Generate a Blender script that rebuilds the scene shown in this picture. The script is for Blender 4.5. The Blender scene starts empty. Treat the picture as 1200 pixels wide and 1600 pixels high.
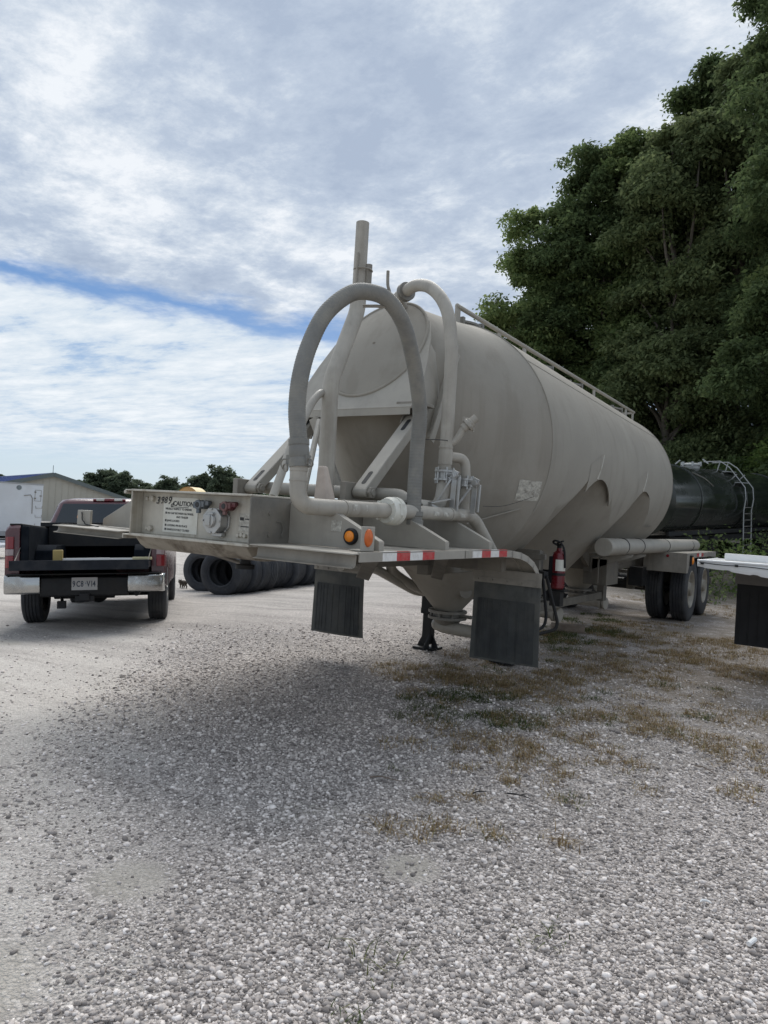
import bpy, bmesh, math, random
import numpy as np
from mathutils import Vector, Matrix, Quaternion

S = bpy.context.scene
COL = S.collection
R_ = math.radians
PI = math.pi

# ------------------------------------------------------------------ camera
cam_d = bpy.data.cameras.new("camera")
cam = bpy.data.objects.new("camera", cam_d)
COL.objects.link(cam)
cam_d.sensor_fit = 'VERTICAL'
cam_d.sensor_height = 24.0
cam_d.lens = 24.0 * 1109 / 1600
cam_d.clip_start = 0.05
cam_d.clip_end = 3000
_r = Vector((0.83513714, 0.54681455, 0.05949625)).normalized()
_d = Vector((0.04691608, 0.03695712, -0.99821493)).normalized()
_f = Vector((-0.54803726, 0.8364377, 0.00520987)).normalized()
cm = Matrix(((_r.x, -_d.x, -_f.x, 3.2585), (_r.y, -_d.y, -_f.y, -2.8206), (_r.z, -_d.z, -_f.z, 1.3864), (0, 0, 0, 1)))
cam.matrix_world = cm
S.camera = cam

# ------------------------------------------------------------------ light
SUN_DIR = Vector((-0.36, 0.60, 0.76)).normalized()      # towards the sun: ahead of the camera, behind thin cloud
sun_d = bpy.data.lights.new("sun", 'SUN')
sun_d.energy = 2.6
sun_d.angle = R_(46)
sun_d.color = (1.0, 0.965, 0.91)
sun = bpy.data.objects.new("sun", sun_d)
COL.objects.link(sun)
sun.rotation_euler = (-SUN_DIR).to_track_quat('-Z', 'Y').to_euler()
sun.location = (0, 0, 40)
SUN_EL = math.asin(SUN_DIR.z)
SUN_AZ = math.atan2(SUN_DIR.x, SUN_DIR.y)

S.view_settings.view_transform = 'Standard'
S.view_settings.look = 'None'
S.view_settings.exposure = 0.26
S.view_settings.gamma = 1.0
S.view_settings.use_curve_mapping = False
try:
    S.cycles.use_denoising = True
    S.cycles.max_bounces = 8
    S.cycles.diffuse_bounces = 5
    S.cycles.transmission_bounces = 5
    S.cycles.transparent_max_bounces = 6
    S.cycles.caustics_reflective = False
    S.cycles.caustics_refractive = False
except Exception:
    pass


class NT:
    """small helper for node trees"""
    def __init__(s, tree):
        s.t = tree
        s.n = tree.nodes
        s.l = tree.links

    def new(s, typ, **kw):
        nd = s.n.new(typ)
        for k, v in kw.items():
            setattr(nd, k, v)
        return nd

    def link(s, a, b):
        s.l.new(a, b)

    def put(s, sock, v):
        if isinstance(v, bpy.types.NodeSocket):
            s.l.new(v, sock)
        elif isinstance(v, (tuple, list)):
            sock.default_value = tuple(v) if len(v) != 3 or sock.type == 'VECTOR' else (*v, 1)
        else:
            sock.default_value = v

    def math(s, op, a, b=0.0, c=0.0, clamp=False):
        nd = s.new('ShaderNodeMath', operation=op, use_clamp=clamp)
        s.put(nd.inputs[0], a); s.put(nd.inputs[1], b); s.put(nd.inputs[2], c)
        return nd.outputs[0]

    def noise(s, vec, scale, detail=4, rough=0.55, dist=0.0):
        nd = s.new('ShaderNodeTexNoise')
        if vec is not None:
            s.l.new(vec, nd.inputs['Vector'])
        nd.inputs['Scale'].default_value = scale
        nd.inputs['Detail'].default_value = detail
        nd.inputs['Roughness'].default_value = rough
        nd.inputs['Distortion'].default_value = dist
        return nd.outputs['Fac']

    def ramp(s, fac, pts, interp='LINEAR'):
        nd = s.new('ShaderNodeValToRGB')
        cr = nd.color_ramp
        cr.interpolation = interp
        while len(cr.elements) < len(pts):
            cr.elements.new(0.5)
        for e, (p, c) in zip(cr.elements, pts):
            e.position = p
            e.color = (c, c, c, 1) if not isinstance(c, (tuple, list)) else (*c, 1)
        s.put(nd.inputs[0], fac)
        return nd.outputs[0]

    def mix(s, fac, a, b, mode='MIX'):
        nd = s.new('ShaderNodeMix', data_type='RGBA', blend_type=mode)
        s.put(nd.inputs[0], fac); s.put(nd.inputs[6], a); s.put(nd.inputs[7], b)
        return nd.outputs[2]

    def mapping(s, vec, scale=(1, 1, 1), rot=(0, 0, 0), loc=(0, 0, 0)):
        nd = s.new('ShaderNodeMapping')
        s.l.new(vec, nd.inputs[0])
        nd.inputs['Scale'].default_value = scale
        nd.inputs['Rotation'].default_value = rot
        nd.inputs['Location'].default_value = loc
        return nd.outputs[0]

    def smooth(s, v, lo, hi):
        nd = s.new('ShaderNodeMapRange', interpolation_type='SMOOTHSTEP')
        s.put(nd.inputs['Value'], v)
        nd.inputs['From Min'].default_value = lo
        nd.inputs['From Max'].default_value = hi
        return nd.outputs[0]


# ------------------------------------------------------------------ sky
def build_world():
    w = bpy.data.worlds.new("World")
    S.world = w
    w.use_nodes = True
    T = NT(w.node_tree)
    T.n.clear()
    out = T.new('ShaderNodeOutputWorld')
    bg = T.new('ShaderNodeBackground')
    bg.inputs['Strength'].default_value = 0.1
    sky = T.new('ShaderNodeTexSky')
    sky.sky_type = 'NISHITA'
    sky.sun_disc = False
    sky.sun_elevation = SUN_EL
    sky.sun_rotation = SUN_AZ
    sky.air_density = 1.0
    sky.dust_density = 1.2
    sky.ozone_density = 1.6
    co = T.new('ShaderNodeTexCoord').outputs['Generated']
    nrm = T.new('ShaderNodeVectorMath', operation='NORMALIZE')
    T.link(co, nrm.inputs[0])
    dirv = nrm.outputs[0]
    sep = T.new('ShaderNodeSeparateXYZ')
    T.link(dirv, sep.inputs[0])
    x, y, z = sep.outputs
    # the cloud sheets lie on a flat layer high above: project the direction onto it
    zz = T.math('ADD', T.math('MAXIMUM', z, 0.0), 0.06)
    px = T.math('DIVIDE', x, zz)
    py = T.math('DIVIDE', y, zz)
    cmb = T.new('ShaderNodeCombineXYZ')
    T.link(px, cmb.inputs[0]); T.link(py, cmb.inputs[1])
    P = cmb.outputs[0]

    def dot(v):
        nd = T.new('ShaderNodeVectorMath', operation='DOT_PRODUCT')
        T.link(dirv, nd.inputs[0])
        nd.inputs[1].default_value = v
        return nd.outputs['Value']
    # edge of the big overcast sheet: a straight front across the sky
    d1 = Vector((-0.854, 0.443, 0.272)); d2 = Vector((-0.626, 0.739, 0.25))
    n1 = d1.cross(d2).normalized()
    if n1.z < 0:
        n1 = -n1
    front = dot(n1)
    wob = T.noise(T.mapping(P, (1, 1, 1)), 1.3, 6, 0.6)
    front = T.math('ADD', front, T.math('MULTIPLY', T.math('SUBTRACT', wob, 0.5), 0.15))
    over = T.smooth(front, -0.008, 0.022)                       # 1 inside the overcast
    # clear strip just under the front, closing to the right
    side = dot((0.835, 0.547, 0.06))
    stripw = T.math('MULTIPLY_ADD', side, -0.006, 0.0045)
    strip = T.math('SUBTRACT', 1.0, T.smooth(T.math('ADD', front, stripw), -0.031, 0.0))
    wisps = T.noise(T.mapping(P, (0.6, 1.2, 1), (0, 0, R_(-35))), 1.6, 10, 0.66, 0.3)
    wisps2 = T.noise(T.mapping(P, (0.9, 1.9, 1), (0, 0, R_(-28))), 3.8, 11, 0.68, 0.2)
    big = T.noise(T.mapping(P, (1.0, 1.0, 1), (0, 0, R_(15)), (3.1, 1.7, 0)), 1.3, 8, 0.62, 0.15)
    med = T.noise(T.mapping(P, (0.9, 1.1, 1), (0, 0, R_(30)), (0.4, 5.2, 0)), 4.2, 11, 0.70, 0.12)
    # colours are radiances x10 (background strength 0.1)
    tone = T.math('ADD', T.math('MULTIPLY', big, 0.55), T.math('MULTIPLY', med, 0.5))
    ovc = T.ramp(tone, [(0.41, (3.0, 3.75, 5.0)), (0.49, (3.85, 4.6, 5.75)), (0.55, (5.2, 5.85, 6.7)), (0.62, (7.3, 7.65, 8.1))])
    glow = T.smooth(dot(SUN_DIR), 0.45, 1.0)
    ovc = T.mix(T.math('MULTIPLY', glow, 0.12), ovc, (8.0, 8.2, 8.6))
    cir_den = T.math('ADD', T.math('MULTIPLY', wisps, 0.6), T.math('MULTIPLY', wisps2, 0.45))
    cir = T.ramp(cir_den, [(0.40, (4.7, 5.7, 6.9)), (0.53, (6.2, 6.85, 7.5)), (0.64, (7.4, 7.8, 8.2))])
    cir_a = T.smooth(cir_den, 0.30, 0.50)
    cir_a = T.math('MULTIPLY', cir_a, strip)
    lowfade = T.smooth(z, 0.035, 0.085)
    cir_a = T.math('MULTIPLY', cir_a, lowfade)
    hor = T.mix(T.smooth(z, -0.02, 0.3), (5.1, 6.35, 7.4), (0.85, 2.2, 4.9))
    base = T.mix(0.82, sky.outputs[0], hor)
    c = T.mix(cir_a, base, cir)
    c = T.mix(T.math('MULTIPLY', over, lowfade), c, ovc)
    T.link(c, bg.inputs['Color'])
    T.link(bg.outputs[0], out.inputs['Surface'])


build_world()

# ------------------------------------------------------------------ materials
MATS = {}


def pm(name, col, rough=0.6, metal=0.0, var=(6.0, 0.12), dirt=None, streak=None, bump=None, spec=0.5, coat=0.0):
    """procedural paint/metal/rubber: base colour with mottling, dust patches, run marks and fine bump"""
    if name in MATS:
        return MATS[name]
    m = bpy.data.materials.new(name)
    m.use_nodes = True
    T = NT(m.node_tree)
    bs = T.n['Principled BSDF']
    bs.inputs['Roughness'].default_value = rough
    bs.inputs['Metallic'].default_value = metal
    bs.inputs['Specular IOR Level'].default_value = spec
    if coat:
        bs.inputs['Coat Weight'].default_value = coat
        bs.inputs['Coat Roughness'].default_value = 0.12
    co = T.new('ShaderNodeTexCoord').outputs['Object']
    sc, am = var
    n1 = T.noise(co, sc, 6, 0.62)
    lo = tuple(c * (1 - am) for c in col); hi = tuple(min(1, c * (1 + am)) for c in col)
    c = T.ramp(n1, [(0.3, lo), (0.7, hi)])
    if streak:
        scol, sscale, samt = streak
        n2 = T.noise(T.mapping(co, (sscale, sscale, sscale * 0.06)), 1.0, 5, 0.6)
        c = T.mix(T.math('MULTIPLY', T.smooth(n2, 0.48, 0.68), samt), c, scol)
    if dirt:
        dcol, dscale, damt = dirt
        n3 = T.noise(co, dscale, 8, 0.65, 0.3)
        c = T.mix(T.math('MULTIPLY', T.smooth(n3, 0.42, 0.66), damt), c, dcol)
        T.link(T.math('MULTIPLY_ADD', T.smooth(n3, 0.4, 0.7), 0.25, rough - 0.1), bs.inputs['Roughness'])
    T.link(c, bs.inputs['Base Color'])
    if bump:
        bsc, bst = bump
        bn = T.new('ShaderNodeBump')
        bn.inputs['Strength'].default_value = bst
        bn.inputs['Distance'].default_value = 0.01
        T.link(T.noise(co, bsc, 5, 0.6), bn.inputs['Height'])
        T.link(bn.outputs[0], bs.inputs['Normal'])
    MATS[name] = m
    return m


DUST = (0.42, 0.385, 0.32)
tan = pm('tan_paint', (0.345, 0.32, 0.275), 0.55, 0, (5, 0.10), ((0.42, 0.395, 0.34), 2.2, 0.45), ((0.25, 0.23, 0.195), 9, 0.35), (60, 0.08))
pipe_m = pm('pipe_paint', (0.385, 0.358, 0.31), 0.6, 0, (6, 0.12), ((0.47, 0.445, 0.39), 3, 0.55), ((0.24, 0.215, 0.175), 10, 0.5), (60, 0.1), 0.3)
tank_m = pm('tank_skin', (0.305, 0.281, 0.240), 0.78, 0.0, (1.8, 0.07), ((0.365, 0.343, 0.298), 1.3, 0.5), ((0.225, 0.203, 0.168), 6, 0.42), (90, 0.12), 0.2)
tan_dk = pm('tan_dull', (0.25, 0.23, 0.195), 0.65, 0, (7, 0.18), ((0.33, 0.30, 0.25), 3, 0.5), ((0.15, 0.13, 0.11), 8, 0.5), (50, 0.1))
alu = pm('dusty_aluminium', (0.47, 0.44, 0.375), 0.5, 0.1, (7, 0.12), ((0.57, 0.54, 0.47), 4, 0.5), ((0.29, 0.25, 0.19), 16, 0.75), (80, 0.08))
frame_dk = pm('grimy_frame', (0.135, 0.122, 0.10), 0.7, 0, (7, 0.2), ((0.20, 0.18, 0.145), 3, 0.5), ((0.07, 0.062, 0.052), 8, 0.5), (50, 0.1))
steel_dk = pm('dull_steel', (0.20, 0.19, 0.17), 0.55, 0.3, (9, 0.2), ((0.30, 0.27, 0.22), 4, 0.5), None, (60, 0.12))
rust = pm('greasy_rust', (0.30, 0.265, 0.21), 0.7, 0, (5, 0.15), ((0.10, 0.075, 0.05), 5, 0.9), None, (40, 0.15))
zinc = pm('zinc', (0.42, 0.42, 0.41), 0.4, 0.6, (14, 0.12), ((0.45, 0.42, 0.36), 8, 0.5))
hose_m = pm('hose_rubber', (0.19, 0.186, 0.17), 0.7, 0, (9, 0.14), ((0.29, 0.275, 0.235), 6, 0.6), None, (70, 0.1))
rubber = pm('black_rubber', (0.010, 0.010, 0.012), 0.8, 0, (10, 0.25), ((0.025, 0.025, 0.025), 4, 0.5), None, (60, 0.15))
tyre_m = pm('tyre_rubber', (0.028, 0.030, 0.035), 0.8, 0, (12, 0.25), ((0.085, 0.085, 0.083), 3.5, 0.7), None, (50, 0.2))
oldtyre = pm('old_tyre', (0.030, 0.034, 0.042), 0.75, 0, (9, 0.3), ((0.075, 0.078, 0.082), 2.5, 0.7), None, (50, 0.2))
flap_m = pm('mudflap_rubber', (0.082, 0.085, 0.081), 0.8, 0, (8, 0.2), ((0.155, 0.15, 0.132), 3, 0.6), ((0.045, 0.047, 0.048), 10, 0.6), (50, 0.12), 0.25)
panel_m = pm('flap_panel_rubber', (0.050, 0.054, 0.055), 0.8, 0, (9, 0.25), ((0.095, 0.094, 0.086), 4, 0.5), ((0.026, 0.028, 0.030), 14, 0.7), (60, 0.15), 0.25)
blackp = pm('black_paint', (0.013, 0.0135, 0.015), 0.6, 0, (8, 0.3), ((0.04, 0.037, 0.033), 4, 0.5), None, None, 0.3)
amber = pm('amber_lens', (0.85, 0.26, 0.02), 0.25, 0, (30, 0.08))
redlens = pm('red_lens', (0.20, 0.010, 0.016), 0.25, 0, (30, 0.1), None, None, None, 0.5, 0.4)
white = pm('white_paint', (0.78, 0.78, 0.77), 0.4, 0, (4, 0.05), ((0.62, 0.60, 0.55), 2.5, 0.35))
label = pm('white_label', (0.66, 0.65, 0.58), 0.5, 0, (9, 0.05), ((0.52, 0.49, 0.41), 7, 0.5))
worn = pm('worn_sticker', (0.50, 0.48, 0.42), 0.6, 0, (60, 0.3), ((0.24, 0.22, 0.19), 26, 0.85))
ink = pm('black_ink', (0.03, 0.03, 0.03), 0.6)
tape_r = pm('red_tape', (0.48, 0.02, 0.025), 0.4, 0, (40, 0.15), ((0.5, 0.3, 0.25), 30, 0.35))
tape_w = pm('white_tape', (0.78, 0.77, 0.74), 0.4, 0, (40, 0.05), ((0.5, 0.47, 0.42), 25, 0.4))
redp = pm('red_paint', (0.13, 0.007, 0.012), 0.35, 0, (8, 0.1), ((0.16, 0.05, 0.045), 5, 0.4))
maroon = pm('maroon_paint', (0.075, 0.011, 0.017), 0.3, 0.0, (5, 0.1), ((0.17, 0.12, 0.115), 2.5, 0.3), None, None, 0.5, 0.6)
chrome = pm('chrome', (0.42, 0.42, 0.41), 0.24, 1.0, (6, 0.08), ((0.30, 0.29, 0.27), 5, 0.45))
liner = pm('bed_liner', (0.012, 0.015, 0.020), 0.85, 0, (12, 0.25), ((0.03, 0.033, 0.038), 3, 0.5), None, (90, 0.25), 0.02)
gate_m = pm('tailgate_edge', (0.018, 0.021, 0.027), 0.55, 0, (9, 0.2), ((0.05, 0.05, 0.052), 5, 0.5), None, None, 0.1)
glass_dk = pm('dark_glass', (0.012, 0.02, 0.028), 0.06, 0, (3, 0.1), None, None, None, 0.7)
rim_m = pm('dusty_rim', (0.25, 0.23, 0.19), 0.5, 0.2, (8, 0.12), ((0.42, 0.39, 0.33), 4, 0.5))
faded = pm('faded_pink', (0.45, 0.37, 0.31), 0.7, 0, (8, 0.12), ((0.58, 0.50, 0.43), 5, 0.7))
gh_blue = pm('blue_grey_casting', (0.10, 0.125, 0.15), 0.5, 0.3, (10, 0.15), ((0.28, 0.27, 0.25), 9, 0.4))
gh_red = pm('red_casting', (0.11, 0.018, 0.026), 0.6, 0.0, (10, 0.15), ((0.27, 0.19, 0.165), 9, 0.6))
bitumen = pm('bitumen_black', (0.016, 0.020, 0.017), 0.22, 0, (1.2, 0.25), ((0.035, 0.042, 0.033), 0.8, 0.5), ((0.007, 0.008, 0.009), 2.5, 0.8), None, 0.5, 0.3)
whitesteel = pm('white_steel', (0.40, 0.41, 0.40), 0.4, 0.1, (6, 0.05))
woodm = pm('weathered_wood', (0.17, 0.13, 0.10), 0.85, 0, (9, 0.25), ((0.28, 0.24, 0.2), 7, 0.5))
stone_tex = None


# ------------------------------------------------------------------ tagging
def tag(o, label=None, cat=None, group=None, kind=None):
    if label: o['label'] = label
    if cat: o['category'] = cat
    if group: o['group'] = group
    if kind: o['kind'] = kind
    return o


def thing(name, label, cat, loc=(0, 0, 0), rotz=0.0, group=None):
    o = bpy.data.objects.new(name, None)
    o.empty_display_size = 0.2
    COL.objects.link(o)
    o.location = loc
    o.rotation_euler = (0, 0, rotz)
    return tag(o, label, cat, group)


def copy_tree(o, parent=None):
    c = o.copy()
    COL.objects.link(c)
    c.parent = parent
    for ch in list(o.children):
        copy_tree(ch, c)
    return c


# ------------------------------------------------------------------ mesh builder
def spline(pts, n=8):
    P = [Vector(p) for p in pts]
    out = []
    for i in range(len(P) - 1):
        p0 = P[max(i - 1, 0)]; p1 = P[i]; p2 = P[i + 1]; p3 = P[min(i + 2, len(P) - 1)]
        for k in range(n):
            t = k / n
            out.append(0.5 * ((2 * p1) + (p2 - p0) * t + (2 * p0 - 5 * p1 + 4 * p2 - p3) * t * t + (3 * p1 - p0 - 3 * p2 + p3) * t ** 3))
    out.append(P[-1])
    return out


def rounded(pts, rad, n=6):
    """polyline with its corners rounded"""
    P = [Vector(p) for p in pts]
    out = [P[0]]
    for i in range(1, len(P) - 1):
        a = (P[i - 1] - P[i]); b = (P[i + 1] - P[i])
        r = min(rad, a.length * 0.48, b.length * 0.48)
        s = P[i] + a.normalized() * r; e = P[i] + b.normalized() * r
        for k in range(n + 1):
            t = k / n
            out.append((1 - t) ** 2 * s + 2 * t * (1 - t) * P[i] + t * t * e)
    out.append(P[-1])
    return out


class MB:
    def __init__(s):
        s.v = []; s.f = []; s.mi = []

    def add(s, vs, fs, mi=0):
        b = len(s.v)
        s.v.extend(tuple(v) for v in vs)
        for f in fs:
            s.f.append(tuple(i + b for i in f)); s.mi.append(mi)
        return s

    def boxb(s, x0, x1, y0, y1, z0, z1, mi=0):
        vs = [(x, y, z) for x in (x0, x1) for y in (y0, y1) for z in (z0, z1)]
        return s.add(vs, [(0, 1, 3, 2), (4, 6, 7, 5), (0, 4, 5, 1), (2, 3, 7, 6), (0, 2, 6, 4), (1, 5, 7, 3)], mi)

    def box(s, c, sz, M=None, mi=0):
        vs = []
        for x in (-.5, .5):
            for y in (-.5, .5):
                for z in (-.5, .5):
                    v = Vector((x * sz[0], y * sz[1], z * sz[2]))
                    if M is not None: v = M @ v
                    vs.append(v + Vector(c))
        return s.add(vs, [(0, 1, 3, 2), (4, 6, 7, 5), (0, 4, 5, 1), (2, 3, 7, 6), (0, 2, 6, 4), (1, 5, 7, 3)], mi)

    def bar(s, p0, p1, w, h, up=(0, 0, 1), mi=0):
        p0 = Vector(p0); p1 = Vector(p1)
        d = (p1 - p0); L = d.length; d.normalize()
        up = Vector(up)
        sx = d.cross(up)
        if sx.length < 1e-4: sx = d.cross(Vector((1, 0, 0)))
        sx.normalize(); uz = sx.cross(d)
        M = Matrix((sx, d, uz)).transposed()
        return s.box((p0 + p1) / 2, (w, L, h), M, mi)

    def tube(s, pts, r, n=14, cap=True, mi=0):
        P = [Vector(p) for p in pts]
        rs = r if isinstance(r, (list, tuple)) else [r] * len(P)
        t0 = (P[1] - P[0]).normalized()
        ref = Vector((0, 0, 1)) if abs(t0.z) < 0.9 else Vector((1, 0, 0))
        u = t0.cross(ref).normalized()
        rings = []
        prev = t0
        for i, p in enumerate(P):
            if i == 0: t = t0
            elif i == len(P) - 1: t = (P[i] - P[i - 1]).normalized()
            else: t = ((P[i + 1] - P[i]).normalized() + (P[i] - P[i - 1]).normalized())
            if t.length < 1e-6: t = prev
            t.normalize()
            q = prev.rotation_difference(t)
            u = (q @ u); u = (u - t * u.dot(t)).normalized()
            w = t.cross(u)
            prev = t
            rings.append([p + (u * math.cos(a) + w * math.sin(a)) * rs[i] for a in (2 * PI * k / n for k in range(n))])
        return s.loft(rings, True, cap, mi)

    def loft(s, rings, closed=True, cap=True, mi=0):
        n = len(rings[0]); vs = []; fs = []
        for rg in rings: vs.extend(rg)
        for i in range(len(rings) - 1):
            for k in range(n if closed else n - 1):
                a = i * n + k; b = i * n + (k + 1) % n
                fs.append((a, b, b + n, a + n))
        if cap and closed:
            fs.append(tuple(range(n - 1, -1, -1)))
            fs.append(tuple(range((len(rings) - 1) * n, len(rings) * n)))
        return s.add(vs, fs, mi)

    def cyl(s, p0, p1, r, r1=None, n=20, mi=0, cap=True):
        return s.tube([p0, p1], [r, r if r1 is None else r1], n, cap, mi)

    def lathe(s, prof, o, ax, n=32, mi=0, cap=False, a0=0.0, a1=None, ref=None):
        """prof: list of (radius, distance along axis)"""
        o = Vector(o); ax = Vector(ax).normalized()
        rf = Vector(ref) if ref else (Vector((0, 0, 1)) if abs(ax.z) < 0.9 else Vector((1, 0, 0)))
        u = (rf - ax * rf.dot(ax)).normalized(); w = ax.cross(u)
        full = a1 is None
        m = n if full else n + 1
        end = 2 * PI if full else a1
        rings = []
        for r, t in prof:
            rings.append([o + ax * t + (u * math.cos(a) + w * math.sin(a)) * r for a in (a0 + (end - (0 if full else a0)) * k / n for k in range(m))])
        return s.loft(rings, full, cap, mi)

    def prism(s, poly, axis, a0, a1, mi=0):
        def mk(p, a):
            return {'x': (a, p[0], p[1]), 'y': (p[0], a, p[1]), 'z': (p[0], p[1], a)}[axis]
        n = len(poly)
        vs = [mk(p, a0) for p in poly] + [mk(p, a1) for p in poly]
        fs = [tuple(range(n - 1, -1, -1)), tuple(range(n, 2 * n))]
        for k in range(n):
            fs.append((k, (k + 1) % n, n + (k + 1) % n, n + k))
        return s.add(vs, fs, mi)

    def sheet(s, prof, axis, a0, a1, th, mi=0, steps=1):
        """a bent sheet: open profile extruded along axis with thickness"""
        P = [Vector((p[0], p[1])) for p in prof]
        off = []
        for i in range(len(P)):
            a = P[max(i - 1, 0)]; b = P[min(i + 1, len(P) - 1)]
            d = (b - a).normalized()
            off.append(P[i] + Vector((-d.y, d.x)) * th)
        poly = [tuple(p) for p in P] + [tuple(p) for p in reversed(off)]
        n = len(P)
        def mk(p, a):
            return {'x': (a, p[0], p[1]), 'y': (p[0], a, p[1]), 'z': (p[0], p[1], a)}[axis]
        vs = [mk(p, a0) for p in poly] + [mk(p, a1) for p in poly]
        N = 2 * n
        fs = []
        for i in range(n - 1):
            j0, j1 = N - 1 - i, N - 2 - i
            fs.append((i, i + 1, j1, j0)); fs.append((N + i, N + j0, N + j1, N + i + 1))
        for k in range(N):
            fs.append((k, N + k, N + (k + 1) % N, (k + 1) % N))
        return s.add(vs, fs, mi)

    def ball(s, c, r, n=12, mi=0, sc=(1, 1, 1)):
        c = Vector(c); rings = []
        for i in range(n // 2 + 1):
            a = PI * i / (n // 2)
            rings.append([c + Vector((sc[0] * r * math.sin(a) * math.cos(b), sc[1] * r * math.sin(a) * math.sin(b), sc[2] * r * math.cos(a))) for b in (2 * PI * k / n for k in range(n))])
        return s.loft(rings, True, False, mi)

    def torus(s, c, ax, R, r, n=32, m=8, mi=0):
        c = Vector(c); ax = Vector(ax).normalized()
        u = ax.orthogonal().normalized(); w = ax.cross(u)
        vs = []; fs = []
        for i in range(n):
            a = 2 * PI * i / n; d = u * math.cos(a) + w * math.sin(a)
            for k in range(m):
                b = 2 * PI * k / m
                vs.append(c + d * (R + r * math.cos(b)) + ax * r * math.sin(b))
        for i in range(n):
            for k in range(m):
                fs.append((i * m + k, ((i + 1) % n) * m + k, ((i + 1) % n) * m + (k + 1) % m, i * m + (k + 1) % m))
        return s.add(vs, fs, mi)

    def build(s, name, mat, parent=None, bevel=0.0, smooth=35, xf=None, recalc=True):
        me = bpy.data.meshes.new(name)
        vs = s.v if xf is None else [tuple(xf @ Vector(v)) for v in s.v]
        me.from_pydata(vs, [], s.f)
        mats = mat if isinstance(mat, (list, tuple)) else [mat]
        for m in mats: me.materials.append(m)
        if len(mats) > 1:
            me.polygons.foreach_set('material_index', s.mi)
        if recalc:
            bm = bmesh.new(); bm.from_mesh(me)
            bmesh.ops.remove_doubles(bm, verts=bm.verts, dist=1e-5)
            bmesh.ops.recalc_face_normals(bm, faces=bm.faces)
            bm.to_mesh(me); bm.free()
        if smooth:
            me.shade_smooth()
            me.set_sharp_from_angle(angle=R_(smooth))
        o = bpy.data.objects.new(name, me)
        COL.objects.link(o)
        if parent is not None: o.parent = parent
        if bevel:
            md = o.modifiers.new('bevel', 'BEVEL')
            md.width = bevel; md.segments = 2; md.limit_method = 'ANGLE'; md.angle_limit = R_(40)
            md.harden_normals = False
        return o


def text_mesh(lines, name, mat, parent, xf, align='LEFT'):
    """lines: (text, x, y, size, shear, weight); laid out in a plane, moved by xf, as one mesh"""
    mb = MB()
    for (t, x, y, sz, shear, wt) in lines:
        cu = bpy.data.curves.new('tmp', 'FONT')
        cu.body = t; cu.size = sz; cu.shear = shear; cu.align_x = align
        cu.offset = wt; cu.extrude = 0.0006; cu.resolution_u = 3
        ob = bpy.data.objects.new('tmp', cu)
        COL.objects.link(ob)
        dg = bpy.context.evaluated_depsgraph_get()
        me = bpy.data.meshes.new_from_object(ob.evaluated_get(dg))
        vs = [(v.co.x + x, v.co.y + y, v.co.z) for v in me.vertices]
        mb.add(vs, [tuple(p.vertices) for p in me.polygons])
        bpy.data.objects.remove(ob); bpy.data.meshes.remove(me); bpy.data.curves.remove(cu)
    return mb.build(name, mat, parent, smooth=0, xf=xf, recalc=False)


def bolts(mb, pts, ax, r=0.012, h=0.012, mi=0):
    for p in pts:
        p = Vector(p); a = Vector(ax)
        mb.cyl(p, p + a * h, r, n=6, mi=mi)


def numpy_mesh(name, V, F, mat, parent=None, smooth=False):
    """V (n,3), F (m,4) int"""
    me = bpy.data.meshes.new(name)
    me.vertices.add(len(V)); me.vertices.foreach_set('co', np.asarray(V, np.float32).ravel())
    k = F.shape[1]
    me.loops.add(F.size); me.loops.foreach_set('vertex_index', F.astype(np.int32).ravel())
    me.polygons.add(len(F))
    me.polygons.foreach_set('loop_start', np.arange(0, F.size, k, dtype=np.int32))
    me.polygons.foreach_set('loop_total', np.full(len(F), k, np.int32))
    if smooth:
        me.polygons.foreach_set('use_smooth', np.ones(len(F), bool))
    for m in (mat if isinstance(mat, (list, tuple)) else [mat]): me.materials.append(m)
    me.update(calc_edges=True)
    o = bpy.data.objects.new(name, me)
    COL.objects.link(o)
    if parent is not None: o.parent = parent
    return o

# ------------------------------------------------------------------ ground
def sp_(x):
    return np.log1p(np.exp(np.clip(x, -30, 30)))


_rn = random.Random(3)
UND = [(_rn.gauss(0, 2.0), _rn.gauss(0, 2.0), _rn.uniform(0, 6.28)) for _ in range(12)]


def gz(X, Y):
    X = np.asarray(X, float); Y = np.asarray(Y, float)
    a = -.08 * .6 * sp_((-1.5 - X) / .6)
    a = -2.0 * np.tanh(-a / 2.0)
    z = a + .03 * np.minimum(sp_(Y - 13), 40) / (1 + np.exp(-(X + 1) / 1.5))
    for fx, fy, ph in UND:
        z = z + 0.0032 * np.sin(fx * X + fy * Y + ph)
    return z


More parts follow.
